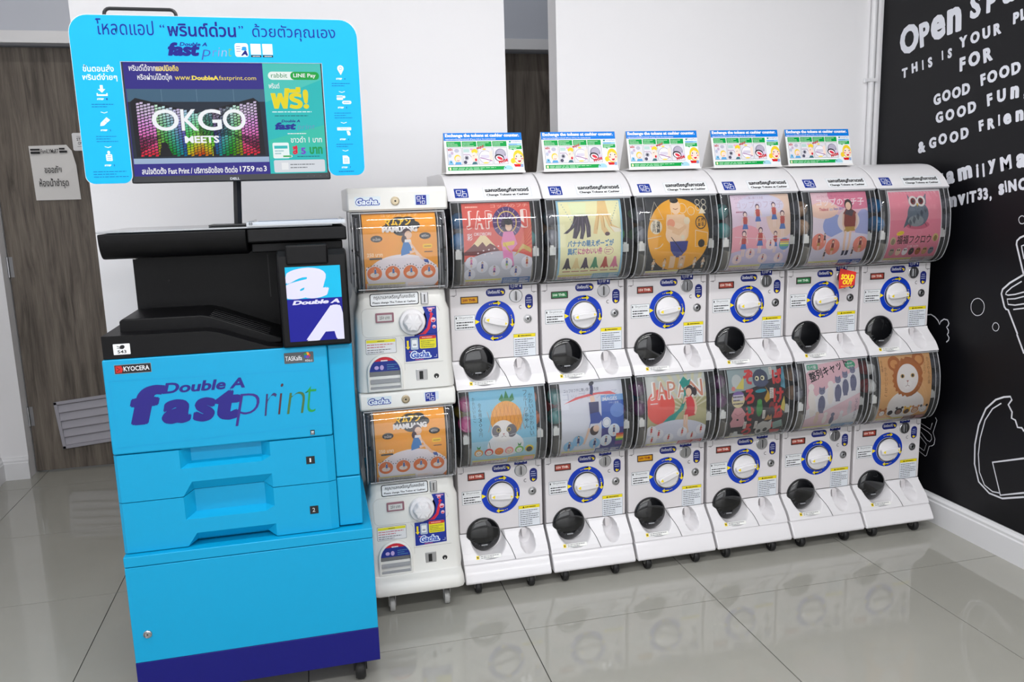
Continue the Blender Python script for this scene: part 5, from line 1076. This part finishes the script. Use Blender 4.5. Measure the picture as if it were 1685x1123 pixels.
# drawer one: handle pocket open at the top, notch below
xs1 = [X0, X0+.008, -.937, -.913, -.740, -.717, XC-.02, XC]
def d1(i, j):
    if i in (0, 7): return .008
    if i in (3, 4) and j in (4, 5, 6): return .026
    if i in (2, 5) or i in (3, 4): 
        if j == 0 and i in (3, 4): return .020
        if j == 0: return .0
    return 0
zs1 = [.6025, .640, .642, .676, .688, .7215, .7255]
def z1f(i, j):
    z = zs1[j]
    if j == 0 and i in (3, 4): z = .6130
    return z
def d1b(i, j):
    if i in (0, 7): return .007
    if j >= 4 and i in (3, 4): return .026
    if j == 0 and i in (3, 4): return .022
    return 0
drawer = drawer_front('paper_drawer', xs1, zs1, d1b, z1f, prn)
zs2 = [.468, .502, .504, .540, .552, .597, .6005]
def z2f(i, j):
    z = zs2[j]
    if j == 0 and i in (3, 4): z = .479
    if j == 6 and i in (3, 4): z = .6110
    return z
drawer_front('paper_drawer', xs1, zs2, d1b, z2f, prn)
def pfront(z=0.0): return lambda u, v, d: (u-PO[0], YP-.0004-d-PO[1], v-PO[2])
q = Print(); q.rect(-.629, .655, -.607, .676, (26, 28, 32)).text('1', -.6205, .660, -.6165, .671, (210, 214, 216), .0); q.rect(-.629, .517, -.607, .539, (26, 28, 32)).text('2', -.6225, .5225, -.6155, .5335, (210, 214, 216), .0).line([(-.629, .640), (-.607, .640)], .0008, (60, 170, 214)).line([(-.629, .502), (-.607, .502)], .0008, (60, 170, 214)); q.build('drawer_numbers', prn, pfront())
q = Print(); q.rect(-1.0635, .9315, -.9795, .9545, (150, 156, 160)).rect(-1.0625, .9325, -.9805, .9535, (28, 24, 30)).poly([(-1.0605, .9345), (-1.047, .9345), (-1.044, .943), (-1.047, .9515), (-1.0605, .9515)], (196, 40, 34)).line([(-1.058, .948), (-1.051, .943), (-1.058, .938)], .0018, (60, 16, 18)).text('KYOCERA', -1.0425, .9375, -.984, .9495, (220, 222, 226), .02)
q.build('maker_badge', prn, pfront())
q = Print(); q.rr(-.664, .9265, -.591, .9545, .002, (84, 88, 92)).text('TASKalfa', -.661, .9335, -.620, .9455, (230, 232, 236), .0).text('406ci', -.613, .9285, -.595, .9345, (210, 212, 216), .0)
for k, c in enumerate(((214, 60, 50), (240, 160, 40), (60, 150, 80), (30, 90, 180), (120, 60, 150))): t = k*2*math.pi/5; q.ell(-.607+.0045*math.cos(t), .945+.0045*math.sin(t), .0042, .0042, c, 10)
q.build('model_badge', prn, pfront())
q = Print()
FN = (38, 28, 128)
q.text('Double A', -.958, .8735, -.765, .9005, FN, .03, .22, 4)
for ch, a, b, z0_, z1_ in (('f', -1.040, -.950, .800, .898), ('a', -.968, -.898, .7955, .8575), ('s', -.896, -.838, .7945, .8565), ('t', -.842, -.776, .7935, .872)): q.text(ch, a, z0_, b, z1_, FN, .06, .2, 4)
for ch, a, b, z0_, z1_, c in (('p', -.796, -.7325, .775, .8575, (60, 36, 130)), ('r', -.7235, -.689, .795, .8535, (60, 50, 110)), ('i', -.690, -.671, .796, .8765, (80, 44, 60)), ('n', -.668, -.620, .7945, .8510, (70, 110, 60)), ('t', -.618, -.590, .7945, .8640, (30, 150, 70))): q.text(ch, a, z0_, b, z1_, c, -.02, .22, 4)
q.build('logo_decal', prn, pfront()); q = Print(); q.rect(-.613, .7335, -.602, .7465, (30, 34, 36)).rect(-.611, .7385, -.604, .7435, (190, 200, 205)).lines(-.612, .7345, -.603, .7375, 1, (200, 205, 210)); q.build('energy_label', prn, pfront())
q = Print(); q.line([(-1.078, .915), (-.572, .905), (-.568, .758), (-1.074, .745), (-1.078, .915)], .0006, (0, 148, 204)); q.build('decal_edge', prn, pfront())
# black output section
bm = bmesh.new(); top = [(-1.085, 1.026), (-.845, 1.024), (-.815, 1.018), (-.700, .975), (-.665, .971), (-.665, .9695), (-1.085, .9695)]
prism_y(bm, [(a-PO[0], b-PO[2]) for a, b in top], YP-PO[1], -.20-PO[1]); obs = obj('output_section', bm, BLACK, prn, bevel=.004, segs=3, smooth=True, angle=30)
bm = bmesh.new(); top = [(-1.055, 1.052), (-1.048, 1.057), (-.860, 1.056), (-.835, 1.050), (-.690, .992), (-.668, .985), (-.668, .972), (-1.055, .972)]
prism_y(bm, [(a-PO[0], b-PO[2]) for a, b in top], -.435-PO[1], -.205-PO[1]); ot = obj('output_tray', bm, BLACK, prn, bevel=.003, segs=2, smooth=True, angle=30)
for k in range(5):
    bm = bmesh.new(); dz_ = -.004-k*.0
    tube(bm, pl((-.842, -.425+k*.03, 1.0525), (-.700, -.425+k*.03, .9965)), .0016, 6); obj('tray_rib', bm, BLACK, ot)
boxobj('rear_block', rel((-1.052, -.668, -.215, .05, .969, 1.215), PO), BLACK, prn, bevel=.003)
boxobj('right_block', rel((-.668, -.497, -.450, .05, .969, 1.206), PO), BLACK, prn, bevel=.006)
bm = bmesh.new(); box(bm, -.7-PO[0], -.697-PO[0], -.216-PO[1], -.2155-PO[1], 1.07-PO[2], 1.19-PO[2]); obj('seam_line', bm, DARKM, prn)
bm = bmesh.new(); lathe(bm, [(.0035, 0), (.001, -.001)], (-.965-PO[0], -.2165-PO[1], 1.13-PO[2]), 'y', 12); obj('screw_cover', bm, DARKM, prn)
boxobj('small_latch', rel((-1.035, -1.027, -.30, -.27, 1.197, 1.203), PO), CLIPW, prn)
# scanner lid: curved front on the left, thick document feeder on the right
bm = bmesh.new(); prism_x(bm, [(b-PO[1], c_-PO[2]) for b, c_ in smooth_prof([(-.36, 1.2045), (-.405, 1.206), (-.426, 1.222), (-.436, 1.245), (-.438, 1.268)], 3)+[(.05, 1.268), (.05, 1.2045)]], -1.082-PO[0], -.735-PO[0]); obj('scanner_lid', bm, BLACK, prn, bevel=.003, smooth=True, angle=30)
bm = bmesh.new(); prism_x(bm, [(b-PO[1], c_-PO[2]) for b, c_ in [(-.445, 1.233), (-.448, 1.238), (-.446, 1.268), (.05, 1.268), (.05, 1.233)]], -.732-PO[0], -.486-PO[0]); obj('document_feeder', bm, BLACK, prn, bevel=.003, smooth=True, angle=30)
boxobj('feeder_underside', rel((-.725, -.497, -.425, .04, 1.208, 1.232), PO), BLACK, prn, bevel=.003)
# control panel with a poster sheet
bm = bmesh.new(); prism_x(bm, [(b-PO[1], c_-PO[2]) for b, c_ in [(YP-.014, .969), (YP-.016, 1.17), (YP-.012, 1.200), (YP+.004, 1.213), (-.44, 1.213), (-.44, .969)]], -.664-PO[0], -.4925-PO[0]); cpn = obj('control_panel', bm, BLACK, prn, bevel=.006, segs=3, smooth=True, angle=30)
boxobj('panel_hinge', rel((-.641, -.538, YP-.020, YP+.0, 1.178, 1.228), PO), BLACK, prn, bevel=.005)
pn_y = YP-.0168
q = Print(); A0, A1, Z0, Z1 = -.645, -.5105, .9845, 1.1735; zm = 1.0925
q.rect(A0, zm, A1, Z1, (20, 176, 214)).rect(A0, Z0, A1, zm, (26, 28, 140))
q.clip = None
LG = (208, 207, 228)
sub = Print(clip=(A0, Z0, A1, Z1)); sub.rect(A0, zm, A1, Z1, (20, 176, 214)).rect(A0, Z0, A1, zm, (26, 28, 140))
sub.text('a', A0-.014, zm+.0, A1-.030, Z1-.003, LG, .045, .2, 5).text('A', A0+.040, Z0-.001, A1+.014, zm-.019, LG, .07, .25, 5).rect(A0, zm-.0165, A1, zm-.0005, (26, 28, 140)).text('Double A', A0+.012, zm-.0145, A1-.006, zm-.0035, LG, .05, .22, 3)
sub.build('brand_sheet', cpn, lambda u, v, d: (u-PO[0], pn_y-.0004-d-PO[1], v-PO[2]), INK_MATTE)
q = Print(); q.rr(-1.0605, .9795, -1.0225, 1.006, .0015, (228, 230, 232)).text('543', -1.0515, .9825, -1.0315, .9905, K, .02).ell(-1.040, .998, .006, .005, K, 10, .4).line([(-1.052, 1.001), (-1.044, .997)], .0016, K).line([(-1.052, .996), (-1.043, .994)], .0012, K); q.build('number_label', prn, pfront())
# plastic sheets on the lid
ps = boxobj('plastic_sheet', (-1.086, -.520, -.430, -.05, 1.2705, 1.2745), SHEET, bevel=.001); tag(ps, 'wide clear plastic sheet lying on the left of the scanner lid', 'sheet')
pt = empty('acrylic_tray', (-.61, -.24, 1.275), 'shallow clear blue acrylic tray on the right of the scanner lid', 'tray')
bm = bmesh.new(); box(bm, -.122, .124, -.206, .18, 0, .003); box(bm, -.122, .124, -.206, -.203, .003, .0115); box(bm, -.122, -.119, -.203, .18, .003, .0115); box(bm, .121, .124, -.203, .18, .003, .0115); obj('tray_shell', bm, SHEET, pt)
bm = bmesh.new(); box(bm, -.112, .116, -.196, .17, .0034, .0060); obj('blue_insert', bm, mat('blue_insert_card', (40, 110, 170), 0.3), pt, label='blue insert')
Print().text('03', -.116, .0035, -.107, .0105, K, .03).build('number_mark', pt, front(0, -.206, 0))
# ------------------------------------------------------------------ monitor and sign board
MY = -.250
mon = empty('monitor', (-.766, MY, 1.2745), 'black framed monitor showing a print service advert above the copier', 'monitor')
MO = (-.766, MY, 1.2745)
bz = boxobj('bezel', rel((-1.024, -.511, MY-.004, MY+.035, 1.3935, 1.7065), MO), mat('black_bezel', (16, 18, 24), 0.3), mon, bevel=.003)
scr = Print(); SX0, SX1, SZ0, SZ1 = -1.016, -.519, 1.4115, 1.7010; XM = -.6705
NB = (52, 44, 138)
scr.rect(SX0, SZ0, XM, SZ1, NB)
ZP0, ZP1 = 1.4435, 1.6345
scr.rect(SX0+.002, ZP0, XM-.001, ZP1, (34, 44, 58)).rect(SX0+.002, 1.602, XM-.001, ZP1, (70, 104, 128)).rect(SX0+.002, ZP0, XM-.001, ZP0+.014, (160, 180, 206)).line([(-.843, 1.634), (-.843, 1.602)], .001, (110, 140, 160)).line([(-.93, 1.634), (-.93, 1.602)], .001, (110, 140, 160)).line([(-.75, 1.634), (-.75, 1.602)], .001, (110, 140, 160))
scr.poly([(-1.008, 1.602), (-.995, 1.612), (-.852, 1.576), (-.832, 1.576), (-.700, 1.612), (-.685, 1.600), (-.680, 1.462), (-1.005, 1.462)], (20, 20, 26))
def hsv(h, s, v):
    import colorsys
    a = colorsys.hsv_to_rgb(h, s, v); return tuple(int(255*k) for k in a)
NXC, NZC = 34, 18
for i in range(NXC):
    for j in range(NZC):
        u = (i+.5)/NXC; v = (j+.5)/NZC; x = -.995+u*.302
        topz = 1.603-.030*(1-abs(u-.5)*2); botz = 1.463; z = botz+(topz-botz)*v+(.0022 if i % 2 else -.0018)
        edge = abs(u-.5)*2
        hcol = ((0.98-.28*v) if edge > .72 else ((.02+.5*((edge-.1) % .9)*1.1+.2*v) % 1))
        if edge > .72: c = hsv((.99-.25*v) % 1, max(.12, .75-.75*v), .95)
        elif edge > .22: c = hsv((.10+.55*(.72-edge)/.5*.9+.25*v) % 1, max(.14, .78-.75*v), .62+.36*v)
        else: c = hsv((.02+.13*(edge/.22)+.45*v) % 1, max(.15, .85-.65*v), .85 if v < .35 else .75+.2*v)
        w_ = .0041; h_ = .0028
        scr.it.append(([(x-w_, z-h_), (x+w_-.001, z-h_*.8), (x+w_, z+h_), (x-w_+.001, z+h_*.9)], [(0, 1, 2, 3)], c, 4)); 
scr.bb.append(((-1.0, 1.45, -.685, 1.61), 4))
scr.ell(-.934, 1.490, .009, .009, (12, 12, 16), 14).poly([(-.945, 1.485), (-.924, 1.485), (-.915, 1.462), (-.948, 1.462)], (12, 12, 16)).rect(-.814, 1.462, -.807, 1.486, (12, 12, 16))
for ch, a, b in (('O', -.960, -.893), ('K', -.888, -.845), ('G', -.846, -.786), ('O', -.783, -.724)): scr.text(ch, a, 1.528, b, 1.583, (240, 242, 246), .012, 0, 4)
scr.text('MEETS', -.883, 1.4955, -.796, 1.5145, (240, 242, 246), .035)
scr.text('พรินต์ได้จากแอปมือถือ', -1.003, 1.6795, -.882, 1.6965, WH, .015).text('แอปมือถือ', -.937, 1.6795, -.882, 1.6945, (250, 224, 60), .015)
scr.text('หรือผ่านโน๊ตบุ๊ค', -.984, 1.6530, -.900, 1.6735, WH, .015).text('www.', -.893, 1.657, -.852, 1.6665, (244, 224, 90), .0).text('DoubleA', -.851, 1.657, -.784, 1.6685, (244, 224, 90), .04).text('fastprint.com', -.783, 1.6545, -.689, 1.6685, (244, 224, 90), .0)
scr.text('สนใจติดตั้ง Fast Print / บริการขัดข้อง ติดต่อ', -.997, 1.4165, -.756, 1.4345, WH, .02).text('1759', -.750, 1.4185, -.712, 1.4335, WH, .02).text('กด', -.707, 1.4185, -.692, 1.4285, WH, .02).text('3', -.688, 1.4185, -.680, 1.4335, WH, .02)
TQ = (40, 190, 190)
scr.rect(XM, SZ0, SX1, SZ1, TQ).poly([(XM, 1.60), (SX1, 1.66), (SX1, SZ1), (XM, SZ1)], (80, 200, 190)).poly([(XM, 1.50), (SX1, 1.54), (SX1, 1.48), (XM, 1.45)], (60, 196, 176))
scr.rr(-.658, 1.659, -.524, 1.680, .0104, (236, 244, 240)).rr(-.600, 1.659, -.524, 1.680, .0104, (20, 170, 70)).text('rabbit', -.650, 1.6645, -.608, 1.6765, (20, 140, 80), .0).text('LINE Pay', -.592, 1.6625, -.533, 1.6755, WH, .02)
scr.text('พรินต์', -.658, 1.6365, -.630, 1.6505, WH, .01).text('ฟรี!', -.655, 1.583, -.556, 1.640, (232, 216, 20), .04, 0, 4)
scr.lines(-.654, 1.573, -.545, 1.578, 1, (230, 250, 250)).lines(-.648, 1.563, -.556, 1.567, 1, (20, 90, 110))
scr.text('Double A', -.632, 1.5475, -.583, 1.5545, (30, 40, 140), .03, .22).text('fast', -.650, 1.528, -.594, 1.5475, (30, 50, 150), .055, .2).text('print', -.592, 1.5245, -.544, 1.5425, (110, 150, 190), -.01, .22)
scr.lines(-.618, 1.5155, -.566, 1.5205, 1, WH).text('ขาวดำ 1 บาท', -.611, 1.4935, -.528, 1.510, WH, .01).text('สี', -.608, 1.462, -.594, 1.486, (220, 30, 70), .05).text('5', -.586, 1.462, -.573, 1.480, (120, 80, 200), .05).text('บาท', -.563, 1.462, -.528, 1.482, (20, 160, 90), .05)
scr.rr(-.660, 1.452, -.617, 1.494, .004, (232, 244, 244)).rect(-.656, 1.478, -.621, 1.486, (60, 190, 190)).lines(-.655, 1.462, -.630, 1.476, 2, (150, 190, 195)).rr(-.660, 1.4545, -.610, 1.4605, .002, (236, 240, 240)).rect(-.634, 1.4555, -.612, 1.4595, (40, 170, 80)).lines(-.597, 1.4545, -.533, 1.459, 1, (20, 100, 120))
scr.rr(-.660, 1.4145, -.524, 1.4475, .004, (214, 218, 224)).rect(-.640, 1.4215, -.622, 1.4405, (232, 234, 236)).lines(-.617, 1.424, -.548, 1.4405, 2, (120, 124, 130), .3)
scr.build('screen', mon, lambda u, v, d: (u-MO[0], -.0040-d, v-MO[2]), SCREEN, label='lit screen with a print service advert')
q = Print(); q.text('DELL', -.777, 1.3975, -.752, 1.4040, (190, 194, 200), .03)
for k in range(4): q.ell(-.572+k*.017, 1.4035, .0012, .0012, (80, 84, 90), 8)
q.build('maker_mark', mon, lambda u, v, d: (u-MO[0], -.0042-d, v-MO[2]))
bm = bmesh.new(); tube(bm, [(0.004, .025, .125), (0.0, .025, .06), (-.003, .025, .004)], .0105, 4); obj('stand_pole', bm, mat('black_stand', (26, 27, 30), 0.35), mon)
boxobj('stand_foot', (-.075, .030, -.03, .09, 0.0004, .0045), mat('black_stand', (26, 27, 30), 0.35), mon, bevel=.001)
sb = empty('sign_board', (-.775, MY-.010, 1.39), 'bright blue printed sign board framing the monitor', 'sign'); SO = (-.775, MY-.010, 1.39)
def arc(cx, cz, r, a0, a1, n=8): return [(cx+r*math.cos(math.radians(a0+(a1-a0)*k/n)), cz+r*math.sin(math.radians(a0+(a1-a0)*k/n))) for k in range(n+1)]
def board(i=0.0):
    L_, R__, T_, B_ = -1.1335+i, -.4155-i, 1.8155-i, 1.3935+i; li, ri, ti = -1.0195-i*1, -.5155+i*1, 1.7010+i
    if i == 0: pass
    P = arc(R__-.045, T_-.045, .045, 90, 0)[::-1]
    P = arc(R__-.046, T_-.046, .046, 0, 90)+arc(L_+.046, T_-.046, .046, 90, 180)+arc(L_+.022, B_+.022, .022, 180, 270)+arc(li-.022, B_+.022, .022, 270, 360)+[(li, ti), (ri, ti)]+arc(ri+.022, B_+.030, .022, 180, 270)+arc(R__-.022, B_+.030, .022, 270, 360)
    return P
bm = bmesh.new(); prism_y(bm, [(a-SO[0], b-SO[2]) for a, b in board(0)], 0, .0048); obj('board', bm, mat('white_board_core', (224, 232, 238), 0.4), sb)
bm = bmesh.new(); prism_y(bm, [(a-SO[0], b-SO[2]) for a, b in board(.0012)], -.0012, -.0002); obj('blue_face', bm, CYANS, sb)
q = Print(); TN_ = (14, 50, 150)
q.text('โหลดแอป', -1.068, 1.7665, -.932, 1.806, TN_, .004, 0, 3).text('“', -.917, 1.786, -.905, 1.794, TN_, .01).text('พรินต์ด่วน', -.899, 1.765, -.730, 1.803, (24, 28, 130), .025, 0, 3).text('”', -.723, 1.786, -.711, 1.794, TN_, .01).text('ด้วยตัวคุณเอง', -.689, 1.757, -.474, 1.800, TN_, .004, 0, 3)
q.text('Double A', -.873, 1.7415, -.805, 1.7510, (24, 40, 140), .03, .22).text('fast', -.903, 1.7165, -.824, 1.7505, (24, 28, 130), .055, .2, 3)
for k, (ch, a, b, z0_, z1_) in enumerate((('p', -.822, -.798, 1.7075, 1.7330), ('r', -.794, -.782, 1.7165, 1.7320), ('i', -.780, -.774, 1.7165, 1.7390), ('n', -.772, -.757, 1.7165, 1.7320), ('t', -.754, -.744, 1.7165, 1.7385))): q.text(ch, a, z0_, b, z1_, ((60, 90, 170), (110, 130, 190), (150, 140, 190), (150, 170, 200), (110, 180, 120))[k], -.008, .22)
q.rr(-.7365, 1.716, -.7025, 1.7505, .006, (228, 232, 242)).text('A', -.722, 1.719, -.704, 1.732, (24, 30, 120), .07, .2).text('a', -.720, 1.732, -.706, 1.742, (40, 150, 210), .07, .2)
for k in range(3): q.line([(-.733, 1.742-k*.006), (-.722, 1.742-k*.006)], .0012, (24, 60, 150))
for a in (-.6965, -.6665): q.rect(a, 1.722, a+.026, 1.7495, (214, 224, 232)).rect(a, 1.7155, a+.026, 1.7205, K).lines(a+.004, 1.7165, a+.024, 1.7198, 1, WH)
WB = (226, 244, 252); DB = (0, 110, 176)
q.build('printed_heading', sb, lambda u, v, d: (u-SO[0], -.0013-d, v-SO[2]), INK_MATTE); q = Print()
q.text('ขั้นตอนสั่ง', -1.110, 1.676, -1.037, 1.6935, WB, .015, 0, 2).text('พรินต์ง่ายๆ', -1.113, 1.652, -1.031, 1.6720, WB, .015, 0, 2)
def step(x, z, n): q.text('STEP', x-.0135, z-.002, x+.0035, z+.0025, WB, .05, 0, 1).text(str(n), x+.0085, z-.002, x+.0115, z+.0025, TN_, .02, 0, 1)
def chev(x, z): q.line([(x-.008, z+.0012), (x, z-.0015), (x+.008, z+.0012)], .0015, WB)
X_ = -1.071
q.poly([(X_-.0035, 1.643), (X_+.0035, 1.643), (X_+.0035, 1.633), (X_+.009, 1.633), (X_, 1.624), (X_-.009, 1.633), (X_-.0035, 1.633)], WB).poly([(X_-.013, 1.623), (X_-.010, 1.623), (X_-.010, 1.620), (X_+.010, 1.620), (X_+.010, 1.623), (X_+.013, 1.623), (X_+.013, 1.616), (X_-.013, 1.616)], WB)
step(X_, 1.608, 1); q.lines(X_-.028, 1.587, X_+.028, 1.599, 2, DB, .3); chev(X_, 1.575)
q.poly([(X_-.013, 1.541), (X_-.011, 1.549), (X_+.004, 1.563), (X_+.012, 1.556), (X_-.004, 1.542)], WB).line([(X_-.001, 1.554), (X_+.006, 1.548)], .001, (0, 150, 210)); step(X_, 1.530, 2); q.lines(X_-.026, 1.500, X_+.026, 1.519, 3, DB, .25); chev(X_, 1.488)
q.ell(X_, 1.474, .0035, .0045, WB, 12).rr(X_-.0075, 1.4525, X_+.0075, 1.4695, .002, WB)
for k in range(3): q.line([(X_-.005, 1.4655-k*.0042), (X_+.005, 1.4655-k*.0042)], .0011, (0, 140, 200))
step(X_, 1.441, 3); q.lines(X_-.042, 1.410, X_+.042, 1.430, 3, DB, .25)
q.build('printed_steps', sb, lambda u, v, d: (u-SO[0], -.0013-d, v-SO[2]), INK_MATTE); q = Print(); X_ = -.466
q.poly([(X_, 1.671)]+arc(X_, 1.6885, .0085, -30, 210, 12), WB).ring(X_, 1.6885, .0028, .0040, (0, 150, 210), 16); step(X_, 1.661, 4); q.lines(X_-.026, 1.641, X_+.026, 1.653, 2, DB, .3); chev(X_, 1.627)
q.rr(X_-.015, 1.6055, X_+.002, 1.6175, .002, WB).rect(X_-.015, 1.6125, X_+.002, 1.6145, (0, 150, 210)).ell(X_+.005, 1.6135, .0035, .0035, WB, 12).rr(X_-.001, 1.5945, X_+.024, 1.6035, .0044, WB).lines(X_+.003, 1.597, X_+.020, 1.601, 1, (0, 130, 190)); step(X_, 1.585, 5); q.lines(X_-.024, 1.556, X_+.024, 1.575, 3, DB, .25); chev(X_, 1.545)
q.rr(X_-.019, 1.5245, X_+.019, 1.5325, .0015, WB).text('PRINT', X_-.011, 1.5265, X_+.009, 1.5305, (0, 150, 210), .0, 0, 1).poly([(X_+.006, 1.523), (X_+.013, 1.523), (X_+.016, 1.517), (X_+.016, 1.511), (X_+.009, 1.511)], WB); step(X_, 1.500, 6); q.lines(X_-.024, 1.479, X_+.024, 1.491, 2, DB, .3); chev(X_, 1.470)
q.poly([(X_-.009, 1.434), (X_+.009, 1.434), (X_+.009, 1.451), (X_+.003, 1.4565), (X_-.009, 1.4565)], WB)
for k in range(3): q.line([(X_-.006, 1.448-k*.0042), (X_+.006, 1.448-k*.0042)], .0011, (0, 150, 210))
step(X_, 1.424, 7); q.lines(X_-.022, 1.411, X_+.022, 1.417, 1, DB, .4)
q.build('printed_steps', sb, lambda u, v, d: (u-SO[0], -.0013-d, v-SO[2]), INK_MATTE)
bm = bmesh.new(); tube(bm, [(x_-SO[0], .012, z_-SO[2]) for x_, z_ in [(-1.048, 1.80)]+arc(-1.034, 1.819, .014, 180, 90, 4)+arc(-.890, 1.819, .014, 90, 0, 4)+[(-.876, 1.80)]], .0045, 8); obj('carry_handle', bm, mat('black_stand', (26, 27, 30), 0.35), sb, smooth=True, label='black bent tube handle')
